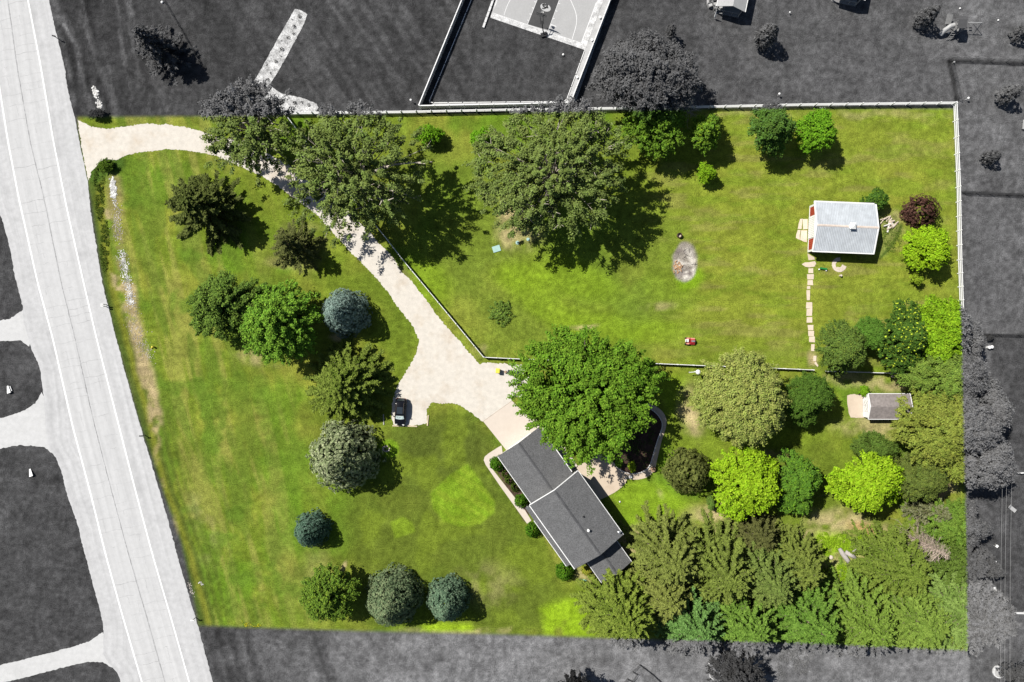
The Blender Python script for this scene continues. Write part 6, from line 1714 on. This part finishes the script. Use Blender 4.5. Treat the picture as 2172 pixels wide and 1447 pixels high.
spruce('spruce_tree', 'olive green spruce under the dead pale tree', 1886, 1190, 76, 10, (0.132, 0.194, 0.029), (0.174, 0.231, 0.040), nb=220, width=.24, pw=.65, **sp)
spruce('fir_tree', 'light green fir at the bottom near the lower right corner', 1908, 1296, 84, 12, (0.144, 0.225, 0.037), (0.204, 0.294, 0.052), nb=250, width=.24, pw=.65, grey=0.75, **sp)
spruce('fir_tree', 'pale green fir in the lower right corner of the yard', 2022, 1286, 96, 12, (0.152, 0.239, 0.051), (0.222, 0.319, 0.080), nb=270, width=.24, pw=.6, grey=0.75, **sp)
spruce('spruce_tree', 'green spruce on the right boundary above the corner fir', 2016, 1178, 62, 9, (0.092, 0.149, 0.025), (0.118, 0.181, 0.032), nb=200, width=.24, pw=.65, grey=0.80, **sp)
spruce('spruce_tree', 'grey drooping spruce beyond the right boundary beside the pale patio', 2076, 1292, 62, 9, (.15, .18, .05), None, nb=190, width=.24, pw=.65, grey=0.90, **sp)
broadleaf('locust_tree', 'light green tree on the right boundary above the dead pale tree', 2030, 1108, 70, 52, 8, (0.120, 0.203, 0.029), (0.155, 0.244, 0.036), leaf=.26, rc=.55, rough=.45, dens=1.0, grey=0.72)
spruce('spruce_tree', 'dark grey spruce beyond the right boundary above the pale patio', 2068, 1190, 46, 8, (.085, .12, .03), None, nb=140, width=.22, grey=0.90, group=SW_)
spruce('spruce_tree', 'thin twiggy grey green spruce above the dead pale tree', 1962, 1076, 46, 8, (0.136, 0.149, 0.060), (0.222, 0.227, 0.128), nb=120, width=.15, dens=.6, ragged=.25, group=SW_)
bare_tree('dead_spruce', 'dead pale leafless spruce with its trunk showing in the wood', 1968, 1158, 56, 11, (.46, .37, .30), nb=150, seed=8, hc=.5, sub=9)
# --- neighbours' young trees
NT = 'young trees on the neighbouring lawns'
gy = dict(group=NT, grey=1.0)
spruce('pine_tree', 'dark grey pine with a long black shadow at the upper left', 338, 104, 60, 9, (.055, .055, .056), (.09, .09, .09), nb=170, width=.2, ragged=.3, grey=1.6, dens=.8)
dome('young_spruce', 'grey young tree with tufted crown below the grey shelter', 1628, 74, 21, 5.2, (.085, .085, .086), (.17, .17, .17), leafl=.42, leafw=.17, density=9, grey=1.0, hc=.5, prof=2.5, low=.2, group=NT)
broadleaf('sapling', 'small grey sapling left of the tufted young tree', 1421.5, 68, 12, 15, 3.2, (.08, .08, .082), None, leaf=.26, rc=.3, cat='sapling', cb=.35, group=NT, grey=1.0)
dome('young_spruce', 'grey young tree left of the play set', 1969, 33, 17, 4.6, (.085, .085, .086), (.15, .15, .15), leafl=.42, leafw=.17, density=9, grey=1.0, hc=.5, prof=2.5, low=.15, group=NT)
dome('young_spruce', 'grey young tree near the right edge below the play set', 2143, 198, 16, 4.2, (.10, .10, .10), (.17, .17, .17), leafl=.45, leafw=.18, density=8, grey=1.0, hc=.5, prof=2.5, low=.15, group=NT)
dome('young_spruce', 'small dark young tree right of the white fence, above the wire fence', 2105, 333, 13, 3.0, (.075, .075, .076), (.13, .13, .13), leafl=.4, leafw=.16, density=9, grey=1.0, hc=.5, prof=2.5, low=.1, group=NT)
dome('young_spruce', 'dark young tree cut by the right edge beside the play set', 2171, 68, 14, 3.5, (.085, .085, .086), (.13, .13, .13), leafl=.4, leafw=.16, density=9, grey=1.0, hc=.5, prof=2.5, low=.1, group=NT)
broadleaf('maple_tree', 'black looking tree cut by the bottom edge left of the wire pen', 1222, 1462, 54, 40, 7, (.022, .022, .022), None, leaf=.3, rc=.5, rough=.5, dens=.7, grey=1.0)
broadleaf('birch_tree', 'dark thin leaved tree at the bottom edge right of the wire pen', 1562, 1430, 66, 56, 7, (.055, .055, .056), None, leaf=.26, rc=.45, rough=.6, dens=.42, twigs=14, grey=1.0)
broadleaf('maple_tree', 'dark grey tree in the lower right corner over the stone ring', 2158, 1432, 36, 30, 6, (.075, .075, .075), None, leaf=.28, rc=.4, rough=.5, dens=.9, grey=1.0)
broadleaf('shrub', 'small dark shrub below the round white table', 2097, 716, 8, 8, .9, (.04, .04, .04), None, leaf=.2, rc=.25, cat='shrub', cb=.05, grey=1.0)
# small plants in the gravel bed
GB = 'small plants in the pale gravel bed'
zp = [(1135, 170, 9), (1080, 275, 9), (1020, 385, 9), (955, 505, 10), (895, 630, 8), (810, 815, 8), (740, 950, 22), (950, 1035, 9), (1085, 1055, 10), (1230, 1075, 8), (1060, 200, 4), (1075, 350, 6), (950, 415, 4), (950, 575, 4), (800, 665, 4), (840, 750, 5), (1025, 1005, 4), (1160, 1050, 6), (1150, 1140, 4)]
big = sorted([p for p in zp if p[2] >= 8], key=lambda p: p[1] - p[0] * 0 ); small = sorted([p for p in zp if p[2] < 8], key=lambda p: p[1])
nth = ['topmost', 'second from the top', 'third from the top', 'fourth from the top', 'fifth from the top', 'sixth from the top', 'seventh from the top', 'eighth from the top', 'ninth from the top', 'lowest']
for lst, kind in ((big, 'dark clump plant'), (small, 'tiny plant')):
    for i, (x, y, s_) in enumerate(lst):
        px, py = 400 + x / 4.822, y / 4.822
        where = nth[i] if i < len(lst) - 1 else 'lowest'
        lb = '%s in the pale gravel bed, %s of that size' % (kind, where) if s_ < 20 else 'largest dark shrub at the bend of the pale gravel bed'
        dome('bed_plant', lb, px, py, s_ * .36, .10 + s_ * .035, (.016, .016, .016), (.028, .028, .028), cat='shrub' if s_ > 20 else 'plant', group=GB, leafl=.14, leafw=.06, density=60, per=4, prof=2.4, grey=1.0, trunk=False)
# weeds: nobody could count them
def weeds(name, blobs, n, col, leaf, seed, hmax=.35):
    r = np.random.default_rng(seed)
    w = np.array([b[2] * b[3] for b in blobs], float); w /= w.sum(); k = r.choice(len(blobs), n, p=w); B = np.array(blobs, float)[k]
    a = r.uniform(0, 6.283, n); q = np.sqrt(r.random(n))
    px, py = B[:, 0] + np.cos(a) * q * B[:, 2], B[:, 1] + np.sin(a) * q * B[:, 3]
    keep = fbm(px, py, 9, seed, 3) > .42; px, py = px[keep], py[keep]; n = len(px)
    P = np.stack([(px - 1086) / PXM, (723.5 - py) / PXM, r.uniform(.04, hmax, n)], 1)
    N = nrm(np.array([0, 0, 1.0]) + r.normal(0, .5, (n, 3))); T = unit(n, r)
    c = np.array(col)[None] * (1 + r.uniform(-.25, .25, (n, 1)))
    V = leaf_quads(P, N, T, leaf * r.uniform(.7, 1.3, n), leaf * .7)
    o = link_mesh(name, np_mesh(name, V, np.arange(4 * n).reshape(n, 4), np.repeat(c, 4, 0), LEAF))
    return tag(o, kind='stuff')
weeds('weeds', [(1785, 1152, 26, 20), (1840, 1145, 26, 14), (1800, 1165, 22, 14), (1745, 1160, 16, 36), (1800, 1215, 30, 22), (1770, 1215, 30, 18), (1735, 1180, 14, 20)], 9000, (.20, .33, .016), .22, 71)
weeds('weeds', [(1890, 500, 22, 36), (1870, 455, 10, 20)], 1400, (.12, .18, .026), .16, 72, .25)
weeds('yellow_flowers', [(522, 1322, 14, 7), (545, 1326, 10, 4)], 160, (.50, .46, .02), .14, 73, .2)
weeds('verge_weeds', [(210, 380, 12, 28), (225, 355, 22, 10), (212, 430, 10, 40), (222, 520, 9, 60)], 3600, (.060, .095, .015), .17, 74, .3)
weeds('bed_foliage', [(1330, 940, 26, 50), (1360, 930, 30, 50), (1365, 985, 16, 8)], 1500, (.05, .09, .02), .2, 75, .5)
weeds('rank_grass', [(1650 + 5, 1405, 40, 34), (1700, 1400, 30, 30)], 2600, (.16, .16, .16), .16, 76, .3)
